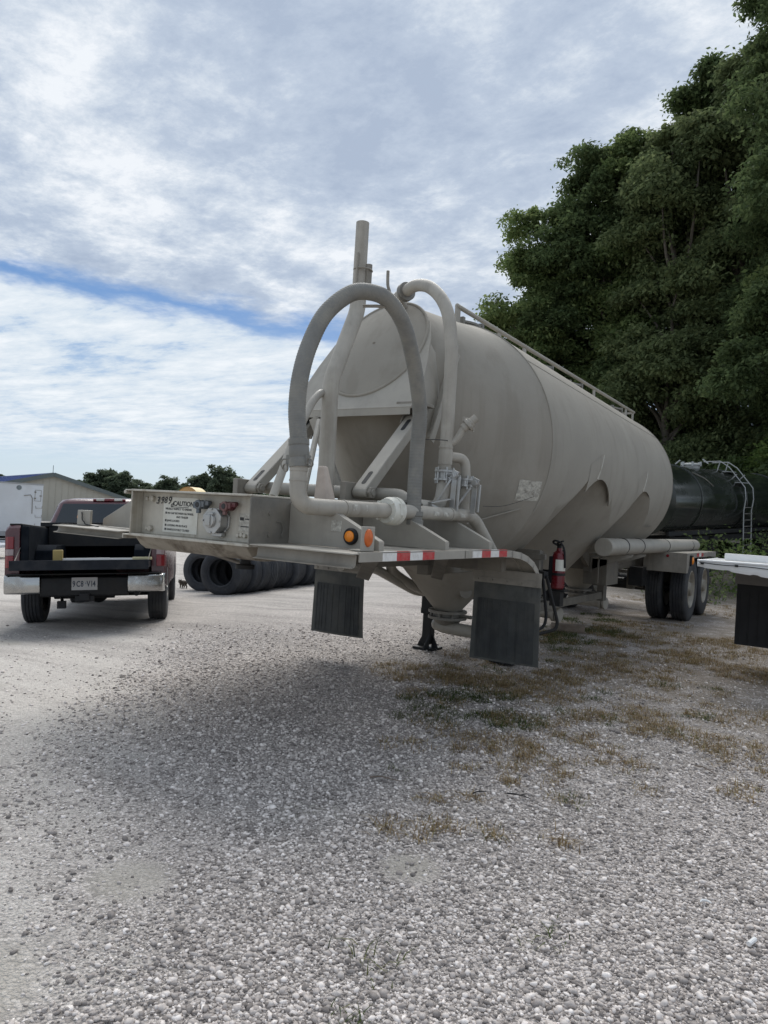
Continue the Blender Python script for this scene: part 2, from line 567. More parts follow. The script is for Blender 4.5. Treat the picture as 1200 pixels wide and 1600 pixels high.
def gmat():
    m = bpy.data.materials.new('gravel_ground')
    m.use_nodes = True
    T = NT(m.node_tree)
    bs = T.n['Principled BSDF']
    bs.inputs['Roughness'].default_value = 0.85
    bs.inputs['Specular IOR Level'].default_value = 0.3
    co = T.new('ShaderNodeTexCoord').outputs['Object']
    sep = T.new('ShaderNodeSeparateXYZ'); T.link(co, sep.inputs[0])
    x, y = sep.outputs[0], sep.outputs[1]

    def vor(scale):
        v = T.new('ShaderNodeTexVoronoi', voronoi_dimensions='2D')
        T.link(co, v.inputs['Vector'])
        v.inputs['Scale'].default_value = scale
        v.inputs['Randomness'].default_value = 1.0
        return v
    v1 = vor(78); v2 = vor(150); v3 = vor(32)

    def cellgrey(v):
        s_ = T.new('ShaderNodeSeparateColor'); T.link(v.outputs['Color'], s_.inputs[0])
        return s_.outputs[0], s_.outputs[1]
    g1, h1 = cellgrey(v1); g2, h2 = cellgrey(v2); g3, h3 = cellgrey(v3)
    pal = [(0.0, (0.200, 0.178, 0.165)), (0.3, (0.347, 0.312, 0.290)), (0.6, (0.483, 0.437, 0.406)), (0.82, (0.651, 0.593, 0.552)), (1.0, (0.819, 0.755, 0.709))]
    c1 = T.ramp(g1, pal); c2 = T.ramp(g2, pal); c3 = T.ramp(g3, pal)
    nbig = T.noise(co, 0.55, 6, 0.6, 0.4)
    nmed = T.noise(co, 2.6, 6, 0.62, 0.3)
    nfine = T.noise(co, 28, 5, 0.7)
    c = T.mix(T.smooth(nmed, 0.40, 0.62), c1, c2)
    c = T.mix(T.math('MULTIPLY', T.math('GREATER_THAN', h3, 0.82), 0.55), c, c3)
    # darker tone in the gaps between the stones
    gap = T.smooth(v1.outputs['Distance'], 0.40, 0.62)
    c = T.mix(T.math('MULTIPLY', gap, 0.45), c, (0.105, 0.10, 0.095))
    # broad tone changes of the spread stone
    tone = T.ramp(nbig, [(0.3, 0.80), (0.7, 1.12)])
    c = T.mix(1.0, c, tone, 'MULTIPLY')
    # fine pale limestone dust: the driven lane at the left, and small bald spots
    ds = T.math('ADD', T.math('MULTIPLY', T.math('SUBTRACT', x, 0.53), -0.667), T.math('MULTIPLY', T.math('ADD', y, 1.1), -0.745))
    ds = T.math('ADD', T.math('ADD', ds, 0.45), T.math('MULTIPLY', T.math('SUBTRACT', nmed, 0.5), 1.6))
    lane = T.math('MULTIPLY', T.smooth(ds, -0.2, 0.7), 0.80)
    far_l = T.smooth(T.math('MULTIPLY', x, -1.0), 2.2, 5.5)
    lane = T.math('MAXIMUM', lane, T.math('MULTIPLY', far_l, 0.5))
    lane = T.math('MULTIPLY', lane, T.math('MULTIPLY_ADD', T.smooth(nfine, 0.35, 0.62), 0.5, 0.5))
    rut_v = T.mapping(co, (0.16, 1.5, 1), (0, 0, R_(42)))
    ruts = T.noise(rut_v, 1.6, 6, 0.6, 0.25)
    c = T.mix(1.0, c, T.ramp(ruts, [(0.34, 0.78), (0.5, 1.0), (0.66, 1.14)]), 'MULTIPLY')
    lane = T.math('MULTIPLY', lane, T.math('MULTIPLY_ADD', T.smooth(ruts, 0.36, 0.60), 0.6, 0.4))
    c = T.mix(lane, c, T.mix(nfine, (0.45, 0.42, 0.38), (0.72, 0.685, 0.63)))
    bald = T.smooth(T.noise(co, 1.15, 4, 0.5), 0.655, 0.73)
    for bx, by, br in ((1.12, -1.11, .16), (1.88, -.38, .12), (1.25, -1.75, .22)):
        dd = T.math('SQRT', T.math('ADD', T.math('POWER', T.math('SUBTRACT', x, bx), 2.0), T.math('POWER', T.math('SUBTRACT', y, by), 2.0)))
        dd = T.math('ADD', dd, T.math('MULTIPLY', T.math('SUBTRACT', nfine, 0.5), 0.12))
        bald = T.math('MAXIMUM', bald, T.math('SUBTRACT', 1.0, T.smooth(dd, br * 0.5, br * 1.25)))
    c = T.mix(T.math('MULTIPLY', bald, 0.6), c, (0.44, 0.41, 0.355))
    # soil and dead thatch around and beneath the trailer
    reg = T.math('MULTIPLY', T.smooth(y, 0.7, 3.6), T.smooth(T.math('ADD', x, T.math('MULTIPLY', y, 0.12)), -0.6, 1.0))
    soil = T.math('MULTIPLY', reg, T.smooth(T.math('ADD', nmed, T.math('MULTIPLY', T.math('SUBTRACT', nbig, 0.5), 0.5)), 0.37, 0.56))
    c = T.mix(T.math('MULTIPLY', soil, 0.62), c, T.mix(nfine, (0.11, 0.088, 0.062), (0.27, 0.225, 0.17)))
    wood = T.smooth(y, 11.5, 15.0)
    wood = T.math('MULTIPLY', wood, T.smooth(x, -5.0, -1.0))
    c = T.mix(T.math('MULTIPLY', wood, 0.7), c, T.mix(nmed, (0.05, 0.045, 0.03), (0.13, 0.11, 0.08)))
    # fields far away
    far = T.smooth(T.math('MAXIMUM', T.math('MULTIPLY', x, -1.0), y), 60, 95)
    c = T.mix(far, c, T.mix(nbig, (0.06, 0.09, 0.03), (0.10, 0.12, 0.05)))
    T.link(c, bs.inputs['Base Color'])
    hgt = T.math('ADD', T.math('MULTIPLY', T.math('SUBTRACT', 0.6, v1.outputs['Distance']), 0.7), T.math('MULTIPLY', T.math('SUBTRACT', 0.6, v2.outputs['Distance']), 0.35))
    hgt = T.math('ADD', hgt, T.math('MULTIPLY', nfine, 0.6))
    bn = T.new('ShaderNodeBump')
    bn.inputs['Strength'].default_value = 0.75
    bn.inputs['Distance'].default_value = 0.014
    T.link(hgt, bn.inputs['Height'])
    T.link(bn.outputs[0], bs.inputs['Normal'])
    return m


def build_ground():
    def axis(lo, hi, step, far_lo, far_hi):
        a = list(np.arange(lo, hi + 1e-6, step))
        st = step; v = lo
        left = []
        while v > far_lo:
            st *= 1.13; v -= st; left.append(v)
        st = step; v = hi; right = []
        while v < far_hi:
            st *= 1.13; v += st; right.append(v)
        return np.array(left[::-1] + a + right)
    xs = axis(-5, 6, .11, -900, 500); ys = axis(-4, 10, .11, -120, 900)
    X, Y = np.meshgrid(xs, ys, indexing='ij')
    Z = gz(X, Y)
    V = np.stack([X, Y, Z], -1).reshape(-1, 3)
    nx, ny = X.shape
    i = np.arange((nx - 1) * ny).reshape(nx - 1, ny)[:, :-1].ravel()
    F = np.stack([i, i + ny, i + ny + 1, i + 1], 1)
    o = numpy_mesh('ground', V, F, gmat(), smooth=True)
    tag(o, 'pale crushed limestone yard with a dusty lane at the left', 'ground', None, 'structure')


build_ground()


def cam_pt(d, u):
    """ground position at depth d in front of the camera start, lateral tangent u (world metres)"""
    x = 3.2585 + d * (-0.548 + u * 0.835); y = -2.8206 + d * (0.8364 + u * 0.547)
    return x, y


ICO_V = None


def ico():
    t = (1 + 5 ** .5) / 2
    v = np.array([(-1, t, 0), (1, t, 0), (-1, -t, 0), (1, -t, 0), (0, -1, t), (0, 1, t), (0, -1, -t), (0, 1, -t), (t, 0, -1), (t, 0, 1), (-t, 0, -1), (-t, 0, 1)], float)
    v /= np.linalg.norm(v[0])
    f = np.array([(0, 11, 5), (0, 5, 1), (0, 1, 7), (0, 7, 10), (0, 10, 11), (1, 5, 9), (5, 11, 4), (11, 10, 2), (10, 7, 6), (7, 1, 8), (3, 9, 4), (3, 4, 2), (3, 2, 6), (3, 6, 8), (3, 8, 9), (4, 9, 5), (2, 4, 11), (6, 2, 10), (8, 6, 7), (9, 8, 1)])
    return v, f


def island_mat(name, pal, rough=0.8, bump=None, trans=0.0, noise=None):
    m = bpy.data.materials.new(name)
    m.use_nodes = True
    T = NT(m.node_tree)
    bs = T.n['Principled BSDF']
    bs.inputs['Roughness'].default_value = rough
    bs.inputs['Specular IOR Level'].default_value = 0.3 if not trans else 0.12
    geo = T.new('ShaderNodeNewGeometry')
    fac = geo.outputs['Random Per Island']
    c = T.ramp(fac, pal)
    co = T.new('ShaderNodeTexCoord').outputs['Object']
    if noise:
        sc, lo, hi = noise
        c = T.mix(1.0, c, T.ramp(T.noise(co, sc, 4, 0.6), [(0.32, lo), (0.68, hi)]), 'MULTIPLY')
    T.link(c, bs.inputs['Base Color'])
    if trans:
        tr = T.new('ShaderNodeBsdfTranslucent'); T.link(c, tr.inputs['Color'])
        mx = T.new('ShaderNodeMixShader'); mx.inputs[0].default_value = trans
        T.link(bs.outputs[0], mx.inputs[1]); T.link(tr.outputs[0], mx.inputs[2])
        T.link(mx.outputs[0], T.n['Material Output'].inputs['Surface'])
    return m


def build_stones():
    rng = np.random.default_rng(11)
    bv, bf = ico()
    n = 135000
    d = np.empty(0); u = np.empty(0)
    while len(d) < n:
        dd = 1.55 + 8.0 * rng.random(n * 4) ** 1.6
        uu = rng.uniform(-.72, .72, n * 4)
        X, Y = cam_pt(dd, uu)
        keep = rng.random(n * 4) < np.clip(1.25 * (dd / 4.0) ** 0.25, 0, 1) * np.clip((9.6 - dd) / 4.0, 0, 1)
        # fewer loose stones on the driven lane and where weeds grow
        ds = -.667 * (X - .53) - .745 * (Y + 1.1)
        keep &= rng.random(n * 4) > 0.95 * np.clip((ds + .75 + .25 * np.sin(X * 2.3 + Y * 1.1)) / .9, 0, 1)
        wav = np.sin(X * 2.1 + 1.3 * np.sin(Y * 1.7)) * np.sin(Y * 2.6 + X) * 0.5 + 0.5
        keep &= rng.random(n * 4) < 0.72 + 0.28 * wav
        keep &= ~((Y > 2.4) & (X > -.2) & (rng.random(n * 4) < .7))
        for bx, by, br in ((1.12, -1.11, .17), (1.88, -.38, .13), (1.25, -1.75, .2)):
            keep &= ~(((X - bx) ** 2 + (Y - by) ** 2 < br * br) & (rng.random(n * 4) < .85))
        d = np.concatenate([d, dd[keep]]); u = np.concatenate([u, uu[keep]])
    d = d[:n]; u = u[:n]
    X, Y = cam_pt(d, u)
    size = np.clip(np.exp(rng.normal(math.log(0.0041), 0.44, n)), .002, .0118) * (1 + 0.06 * d)
    ang = rng.uniform(0, 2 * PI, n)
    sc = np.stack([size * rng.uniform(.85, 1.5, n), size * rng.uniform(.7, 1.1, n), size * rng.uniform(.45, .8, n)], 1)
    P = bv[None] * (1 + rng.normal(0, .23, (n, 12))[:, :, None]) * sc[:, None, :]
    # tilt then spin
    tl = rng.normal(0, .35, n); ct, st = np.cos(tl)[:, None], np.sin(tl)[:, None]
    y2 = P[:, :, 1] * ct - P[:, :, 2] * st; z2 = P[:, :, 1] * st + P[:, :, 2] * ct
    ca, sa = np.cos(ang)[:, None], np.sin(ang)[:, None]
    x3 = P[:, :, 0] * ca - y2 * sa; y3 = P[:, :, 0] * sa + y2 * ca
    Z0 = gz(X, Y) + sc[:, 2] * rng.uniform(-.1, .7, n)
    V = np.stack([x3 + X[:, None], y3 + Y[:, None], z2 + Z0[:, None]], -1).reshape(-1, 3)
    F = (bf[None] + 12 * np.arange(n)[:, None, None]).reshape(-1, 3)
    pal = [(0.0, (0.179, 0.159, 0.148)), (0.2, (0.326, 0.292, 0.271)), (0.5, (0.483, 0.437, 0.406)), (0.74, (0.630, 0.574, 0.534)), (0.9, (0.777, 0.714, 0.670)), (1.0, (0.882, 0.820, 0.773))]
    o = numpy_mesh('gravel', V, F, island_mat('gravel_stone', pal, 0.85, noise=(90, 0.82, 1.15)))
    tag(o, 'loose angular grey and white limestone gravel strewn over the yard', 'gravel', None, 'stuff')


build_stones()


def blades(name, patches, mat, label, cat, seed, lmin, lmax, w):
    """patches: (x, y, radius, tufts, blades per tuft)"""
    rng = np.random.default_rng(seed)
    BX = []; BY = []; BL = []; BA = []; BN = []
    for (px, py, r, nt, nb) in patches:
        for _ in range(nt):
            a = rng.uniform(0, 2 * PI); q = r * math.sqrt(rng.random())
            tx, ty = px + q * math.cos(a), py + q * math.sin(a)
            tr = rng.uniform(.02, .06)
            s = rng.uniform(.6, 1.15)
            k = nb
            BX.append(tx + rng.normal(0, tr, k)); BY.append(ty + rng.normal(0, tr, k))
            BL.append(s * rng.uniform(lmin, lmax, k)); BA.append(rng.uniform(0, 2 * PI, k)); BN.append(rng.uniform(.4, 1.9, k))
    X = np.concatenate(BX); Y = np.concatenate(BY); L = np.concatenate(BL); A = np.concatenate(BA); B = np.concatenate(BN)
    n = len(X)
    Z = gz(X, Y) - .004
    dx, dy = np.cos(A), np.sin(A); wx, wy = -dy * w, dx * w
    def pt(fr, wid):
        hx = L * B * fr ** 1.7 * .8; hz = L * fr * np.maximum(1 - .42 * B * fr, .08)
        return np.stack([X + dx * hx + wx * wid, Y + dy * hx + wy * wid, Z + np.maximum(hz, .0)], -1)
    V = np.stack([pt(0, -1), pt(0, 1), pt(.5, .8), pt(.5, -.8), pt(1, .12), pt(1, -.12)], 1).reshape(-1, 3)
    b = 6 * np.arange(n)[:, None]
    F = np.concatenate([b + np.array([[0, 1, 2, 3]]), b + np.array([[3, 2, 4, 5]])])
    o = numpy_mesh(name, V, F, mat)
    return tag(o, label, cat, None, 'stuff')


DRY = [(0.55, 2.91), (0.27, 2.96), (0.87, 2.75), (1.01, 3.41), (1.14, 3.93), (1.18, 4.88), (1.61, 4.46), (1.76, 5.56), (2.15, 5.52), (2.56, 5.11), (0.35, 5.62), (0.35, 7.2), (1.1, 6.58), (1.27, 1.96), (1.16, 2.6), (1.57, 2.05), (1.72, 2.3), (1.95, 1.83), (2.25, 2.3), (2.51, 2.19), (2.06, 2.54), (1.38, 1.21), (1.59, 1.32), (1.81, 1.29), (0.03, 2.69), (1.82, 0.95), (2.56, 3.26), (2.85, 2.04), (2.15, 1.54)]
SMALL = [(1.62, -0.16), (1.8, 0.04), (1.62, 0.3), (1.73, 0.46), (1.98, 0.15), (2.27, 0.32), (2.1, 0.79), (1.5, .8), (2.4, 1.2), (2.0, 1.1)]
GRN = [(0.68, 1.98), (0.78, 2.21), (0.85, 2.42), (0.88, 1.58), (1.29, 1.81), (1.34, 1.92), (-0.19, 7.41), (0.32, 6.72), (0.54, 5.53), (0.24, 5.48), (-0.09, 8.68)]
GSM = [(1.24, 0.49), (1.99, 0.12), (2.1, 0.79), (2.09, -0.95), (2.18, -1.18), (2.46, -0.5)]
rg = random.Random(5)
pd = []
for (x, y) in DRY:
    big = y > 2.4
    pd.append((x, y, .36 if big else .18, 26 if big else 11, 30))
    for _ in range(3 if big else 1):
        pd.append((x + rg.gauss(0, .35), y + rg.gauss(0, .4), .16, 7, 26))
for (x, y) in SMALL: pd.append((x, y, .045, 4, 20))
for _ in range(46):
    pd.append((rg.uniform(.0, 2.9), rg.uniform(3.0, 8.6), .36, 15, 24))
for _ in range(20):
    pd.append((rg.uniform(-.4, 3.0), rg.uniform(10.5, 15.0), .5, 12, 24))
drym = island_mat('dry_grass', [(0.0, (0.15, 0.105, 0.058)), (0.5, (0.30, 0.215, 0.115)), (0.85, (0.45, 0.36, 0.22)), (1.0, (0.14, 0.15, 0.05))], 0.8, trans=.25)
grnm = island_mat('green_grass', [(0.0, (0.035, 0.055, 0.018)), (0.5, (0.075, 0.105, 0.032)), (1.0, (0.16, 0.165, 0.06))], 0.7, trans=.25)
blades('dry_grass', pd, drym, 'brown dried grass growing in patches through the gravel beside the trailer', 'dry grass', 21, .02, .075, .0023)
pg = [(x, y, .24, 18, 28) for (x, y) in GRN] + [(rg.uniform(.2, 2.4), rg.uniform(1.6, 4.5), .12, 4, 20) for _ in range(16)] + [(x, y, .03, 2, 14) for (x, y) in GSM] + [(rg.uniform(-.3, .9), rg.uniform(4.6, 8.5), .25, 14, 30) for _ in range(14)]
blades('green_grass', pg, grnm, 'short green grass growing in the gravel under and beside the trailer', 'grass', 22, .02, .075, .0022)

# ------------------------------------------------------------------ the bulk tank trailer (nose at y=0, tail at y=11, driver's side +x)
RF, ZF, YF = 1.155, 2.04, 2.90            # front ring of the barrel
RB, ZB, YB = 1.08, 2.06, 8.13             # rear ring
HOP = [3.40, 5.52, 7.44]
KC = 0.86
ZA = 0.5 - 0.13 / KC


def tank_half(Y, z):
    """half width of the barrel + hoppers at station Y, height z"""
    s = (Y - YF) / (YB - YF)
    r = RF + (RB - RF) * s; zc = ZF + (ZB - ZF) * s
    q = r * r - (z - zc) ** 2
    circ = math.sqrt(q) if q > 0 else -1
    if z >= zc:
        return max(circ, 0)
    rho = max(KC * (z - ZA), 0)
    # tangent line from the outlet to the barrel
    x0, z0 = 0.13, 0.5
    dc = math.hypot(x0, zc - z0)
    half = math.asin(min(r / dc, 1)); tilt = math.atan2(x0, zc - z0)
    slope = math.tan(half - tilt)
    L = math.sqrt(dc * dc - r * r)
    zt = z0 + L * math.cos(half - tilt)
    E = circ if z > zt else x0 + slope * (z - z0)

    def cone(dy):
        q2 = rho * rho - dy * dy
        return math.sqrt(q2) if q2 > 0 else -1
    if Y < HOP[0]:
        return max(circ, min(E, cone(HOP[0] - Y)), 0)
    if Y > HOP[-1]:
        return max(circ, min(E, cone(Y - HOP[-1])), 0)
    c = max(cone(abs(Y - h)) for h in HOP)
    return max(min(E, c), 0)


def tank_bottom(Y):
    s = (Y - YF) / (YB - YF)
    r = RF + (RB - RF) * s; zc = ZF + (ZB - ZF) * s
    dy = min(abs(Y - h) for h in HOP)
    zcone = max(ZA + dy / KC, 0.5)
    if Y < HOP[0] or Y > HOP[-1]:
        return min(zcone, zc - r)
    return zcone


trailer = thing('tank_trailer', 'dusty tan pneumatic bulk tank trailer with a hose arched over its nose', 'trailer', (0, 0, 0))


def build_tank(T):
    mb = MB()
    # barrel and hoppers
    st = sorted(set(list(np.linspace(YF, YB, 230)) + HOP + [(HOP[0] + HOP[1]) / 2, (HOP[1] + HOP[2]) / 2]))
    N1, N2 = 44, 96
    rings = []
    for Y in st:
        s = (Y - YF) / (YB - YF)
        r = RF + (RB - RF) * s; zc = ZF + (ZB - ZF) * s
        half = []
        for k in range(N1):
            a = PI / 2 - (PI / 2) * k / N1
            half.append((r * math.cos(a), zc + r * math.sin(a)))
        zb = tank_bottom(Y)
        for k in range(N2 + 1):
            uq = 1 - k / N2
            z = zb + (zc - zb) * uq ** 1.5
            half.append((tank_half(Y, z) if k < N2 else (0.13 if zb <= 0.5001 else 0.0), z))
        ring = [(x, Y, z) for x, z in half] + [(-x, Y, z) for x, z in reversed(half[1:])]
        rings.append(ring)
    mb.loft(rings, True, False)
    barrel = mb.build('tank_barrel', tank_m, T, smooth=28)

    # skirt plates rounding off the tops of the saddles between hoppers
    for ya, yb in zip(HOP[:-1], HOP[1:]):
        ym = (ya + yb) / 2
        for sx in (-1, 1):
            rows = []
            for j in range(41):
                dy = -.44 + 1.00 * j / 40
                Y = ym + dy; s = (Y - YF) / (YB - YF)
                r = RF + (RB - RF) * s + .003; zc = ZF + (ZB - ZF) * s
                zu = 2.12
                while zu > 1.2:
                    rho = KC * (zu - ZA); q2 = rho * rho - ((yb - ya) / 2 - abs(dy)) ** 2
                    if q2 < 0 or math.sqrt(q2) < math.sqrt(max(0, r * r - (zu - zc) ** 2)): break
                    zu -= .004
                arch = 1.885 - .80 * dy * dy
                z0 = max(min(arch, zu), zu - .30)
                row = []
                for i in range(9):
                    z = z0 + (max(2.15 - .35 * abs(dy), z0 + .06) - z0) * i / 8
                    row.append((sx * math.sqrt(r * r - (z - zc) ** 2), Y, z))
                z = z0
                row.insert(0, (sx * (math.sqrt(r * r - (z - zc) ** 2) - .012), Y, z + .003))
                rows.append(row)
            MB().loft(rows, False, False).build('saddle_skirt', tank_m, T, smooth=30)

    # sloping front and rear cones, each running from the barrel ring to a smaller, tilted head
    def cone(yh, zh, rh, tilt, yr, zr, rr):
        rings = []
        for k in range(25):
            s = k / 24
            y = yh + s * (yr - yh); z = zh + s * (zr - zh); r = rh + s * (rr - rh); t = tilt * (1 - s)
            rings.append([(r * math.cos(a), y + t * r * math.sin(a), z + r * math.sin(a)) for a in (2 * PI * j / 96 for j in range(96))])
        return rings
    mb = MB().loft(cone(1.915, 2.735, .426, .613, YF, ZF, RF), True, False)
    mb.lathe([(0.13, 0.5 - .5), (0.13 + KC * 1.02, 1.02)], (0, HOP[0], 0.5), (0, 0, 1), 64)
    mb.build('front_cone', tank_m, T, smooth=28)
    mb = MB().loft(cone(9.12, 2.735, .43, -.60, YB, ZB, RB), True, False)
    mb.lathe([(0.13, 0.0), (0.13 + KC * 0.95, 0.95)], (0, HOP[2], 0.5), (0, 0, 1), 64)
    mb.build('rear_cone', tank_m, T, smooth=28)

    # dished heads with their weld beads
    for nm, yh, zh, rh, tl in (('front_head', 1.915, 2.735, .426, .613), ('rear_head', 9.12, 2.735, .43, -.60)):
        nrm = Vector((0, -1, tl)).normalized() if tl > 0 else Vector((0, 1, -tl)).normalized()
        mb = MB(); rings = []
        for k in range(13):
            f = k / 12
            rr = rh * math.cos(f * PI / 2) if f < 1 else 0.001
            b = 0.055 * (1 - (rr / rh) ** 2) + (0.012 if f > 0 else 0)
            rings.append([Vector((rr * math.cos(a), yh + tl * rr * math.sin(a), zh + rr * math.sin(a))) + nrm * b for a in (2 * PI * j / 64 for j in range(64))])
        mb.loft(rings, True, False)
        pts = [Vector((1.02 * rh * math.cos(a), yh + tl * 1.02 * rh * math.sin(a), zh + 1.02 * rh * math.sin(a))) + nrm * .006 for a in (2 * PI * j / 64 for j in range(65))]
        mb.tube(pts, 0.014, 8)
        mb.ball(Vector((0, yh, zh)) + nrm * .068, .012, 8)
        mb.build(nm, tank_m, T, smooth=40)

    # weld beads: ring seams and the long side seams
    mb = MB()
    for (y, z, r) in ((YF, ZF, RF), (YB, ZB, RB)):
        mb.tube([((r + .001) * math.cos(a), y, z + (r + .001) * math.sin(a)) for a in (-.45 * PI + 1.9 * PI * j / 90 for j in range(91)) if z + r * math.sin(a) > 1.5], 0.006, 6, False)
    for sx in (-1, 1):
        L = []
        for j in range(41):
            s = j / 40; r = RF + (RB - RF) * s; zc = ZF + (ZB - ZF) * s
            a = R_(41)
            L.append((sx * (r + .001) * math.cos(a), YF + s * (YB - YF), zc + (r + .001) * math.sin(a)))
        mb.tube(L, 0.004, 6)
        # where the front cone meets the first hopper
        L = [(sx * x, y, z) for x, y, z in ((0.60, 2.50, 1.36), (0.86, 2.72, 1.475), (1.03, 2.93, 1.555))]
        mb.tube(spline(L, 6), 0.007, 6)
    mb.build('weld_seam', tank_m, T)

    # paler creases running up from the saddles between hoppers
    for ya, yb in zip(HOP[:-1], HOP[1:]):
        for sx in (-1, 1):
            ym = (ya + yb) / 2; s = (ym - YF) / (YB - YF); r = RF + (RB - RF) * s; zc = ZF + (ZB - ZF) * s
            L = []
            for j in range(9):
                z = 1.875 + (2.14 - 1.875) * j / 8
                L.append((sx * (math.sqrt(r * r - (z - zc) ** 2) + .004), ym - 0.16 + .17 * j / 8, z))
            MB().tube(L, [.012 * (1 - .6 * j / 8) for j in range(9)], 6).build('saddle_crease', alu, T)

    # front apron plate hugging the head
    nrm = Vector((0, -1, .613)).normalized()
    def ap(x, z, off):
        return Vector((x, 1.915 + .613 * (z - 2.735), z)) + nrm * off
    out = [(-.56, 2.19), (.56, 2.19), (.565, 2.42), (.53, 2.60), (.47, 2.80), (.40, 2.95), (.25, 3.07), (-.25, 3.07), (-.40, 2.95), (-.47, 2.80), (-.53, 2.60), (-.565, 2.42)]
    mb = MB()
    n = len(out)
    mb.add([ap(x, z, .006) for x, z in out] + [ap(x, z, -.006) for x, z in out],
           [tuple(range(n)), tuple(range(2 * n - 1, n - 1, -1))] + [(k, k + n, (k + 1) % n + n, (k + 1) % n) for k in range(n)])
    # folded lip along the bottom, side returns going back to the cone
    mb.tube([ap(-.56, 2.19, 0), ap(.56, 2.19, 0)], .011, 8)
    mb.boxb(-.55, .55, 1.572, 1.580, 2.135, 2.190)
    for sx in (-1, 1):
        pl = [(.56, 2.19, 0), (.565, 2.42, 0), (.53, 2.60, 0), (.49, 2.74, 0), (.49, 2.74, -.16), (.57, 2.42, -.30), (.57, 2.19, -.34)]
        mb.add([ap(sx * x, z, o) for x, z, o in pl], [(0, 1, 5, 6), (1, 2, 3, 4, 5)])
        mb.bar(ap(sx * .585, 2.16, -.31), ap(sx * .60, 2.86, -.17), .05, .012, nrm)
        mb.bar(ap(sx * .62, 2.12, -.30), ap(sx * .64, 2.78, -.18), .012, .06, nrm)
    mb.build('front_apron', tan, T, smooth=30)

    # warning sticker on the front cone (weathered past reading)
    mb = MB()
    def cone_pt(s, a, off):
        y = 1.915 + s * .985; z = 2.735 + s * (ZF - 2.735); r = .426 + s * (RF - .426) + off; t = .613 * (1 - s)
        return (r * math.cos(a), y + t * r * math.sin(a), z + r * math.sin(a))
    TL, TR, BR, BL = (.840, -22.3), (.972, -15.8), (.990, -23.5), (.872, -31.0)
    def bl(u, v):
        q = [(1 - v) * ((1 - u) * TL[k] + u * TR[k]) + v * ((1 - u) * BL[k] + u * BR[k]) for k in (0, 1)]
        return cone_pt(q[0], R_(q[1]), .004)
    g = [[bl(i / 6, j / 6) for i in range(7)] for j in range(7)]
    mb.loft(g, False, False)
    mb.build('warning_sticker', worn, T)

    # outlets under each hopper
    for k, h in enumerate(HOP):
        mb = MB()
        mb.lathe([(.15, .50), (.19, .50), (.19, .475), (.14, .475), (.14, .44), (.19, .44), (.19, .415), (.15, .415), (.12, .38), (.06, .34), (.0, .33)], (0, h, 0), (0, 0, 1), 24)
        bolts(mb, [(.165 * math.cos(a), h + .165 * math.sin(a), .412) for a in (PI * 2 * j / 8 for j in range(8))], (0, 0, 1), .012, .09)
        mb.cyl((.13, h, .455), (.26, h, .455), .018, n=8)
        v = mb.build('outlet_valve', steel_dk, T)
        mb = MB()
        mb.tube(rounded([(-.10, h, .345), (-.02, h - .02, .33), (.34, h - .06, .33)], .05), .062, 16)
        mb.ball((-.10, h, .345), .066, 12)
        mb.cyl((.34, h - .06, .33), (.38, h - .065, .33), .085, n=18)
        mb.cyl((.40, h - .065, .33), (.43, h - .07, .33), .085, n=18)
        mb.build('discharge_pipe', tan, T)
    mb = MB()
    mb.cyl((.13, HOP[0] - .06, .72), (.24, HOP[0] - .15, .72), .055, n=14)
    mb.cyl((.24, HOP[0] - .15, .72), (.27, HOP[0] - .17, .72), .068, n=14)
    mb.build('aeration_port', steel_dk, T)
    mb = MB()
    mb.tube(spline([(-.34, 2.85, .98), (-.42, 3.0, .86), (-.40, 3.25, .74), (-.30, 3.42, .66), (-.16, 3.5, .62)], 8), .05, 12)
    mb.tube(rounded([(-.45, 2.2, .92), (-.45, 2.7, .9), (-.42, 3.5, .62), (-.42, 7.5, .55)], .15), .045, 12)
    mb.build('air_line', tan, T)

    # walkway rail and hatches on top
    mb = MB()
    zr = 3.325
    for sx in (.2, -.2):
        mb.tube([(sx, 2.85, zr), (sx, 9.2, zr + .01)], .022, 10)
        for y in (2.87, 3.78, 4.45, 7.0, 8.7, 9.12):
            mb.bar((sx, y, zr - .16), (sx, y, zr), .014, .085, (0, 1, 0))
    mb.bar((-.2, 9.2, zr), (.2, 9.2, zr), .03, .03)
    mb.build('walkway_rail', tan, T)
    for y in (3.15, 5.05, 6.15, 8.1):
        mb = MB()
        mb.lathe([(.255, 3.12), (.255, 3.205), (.285, 3.205), (.285, 3.225), (.20, 3.25), (0, 3.255)], (0, y, 0), (0, 0, 1), 28)
        for a in range(6):
            an = a * PI / 3 + .3
            mb.boxb(.28 * math.cos(an) - .02, .28 * math.cos(an) + .02, y + .28 * math.sin(an) - .02, y + .28 * math.sin(an) + .02, 3.17, 3.25)
        mb.cyl((-.1, y, 3.27), (.1, y, 3.27), .012, n=8)
        mb.build('hatch', steel_dk, T)


build_tank(trailer)


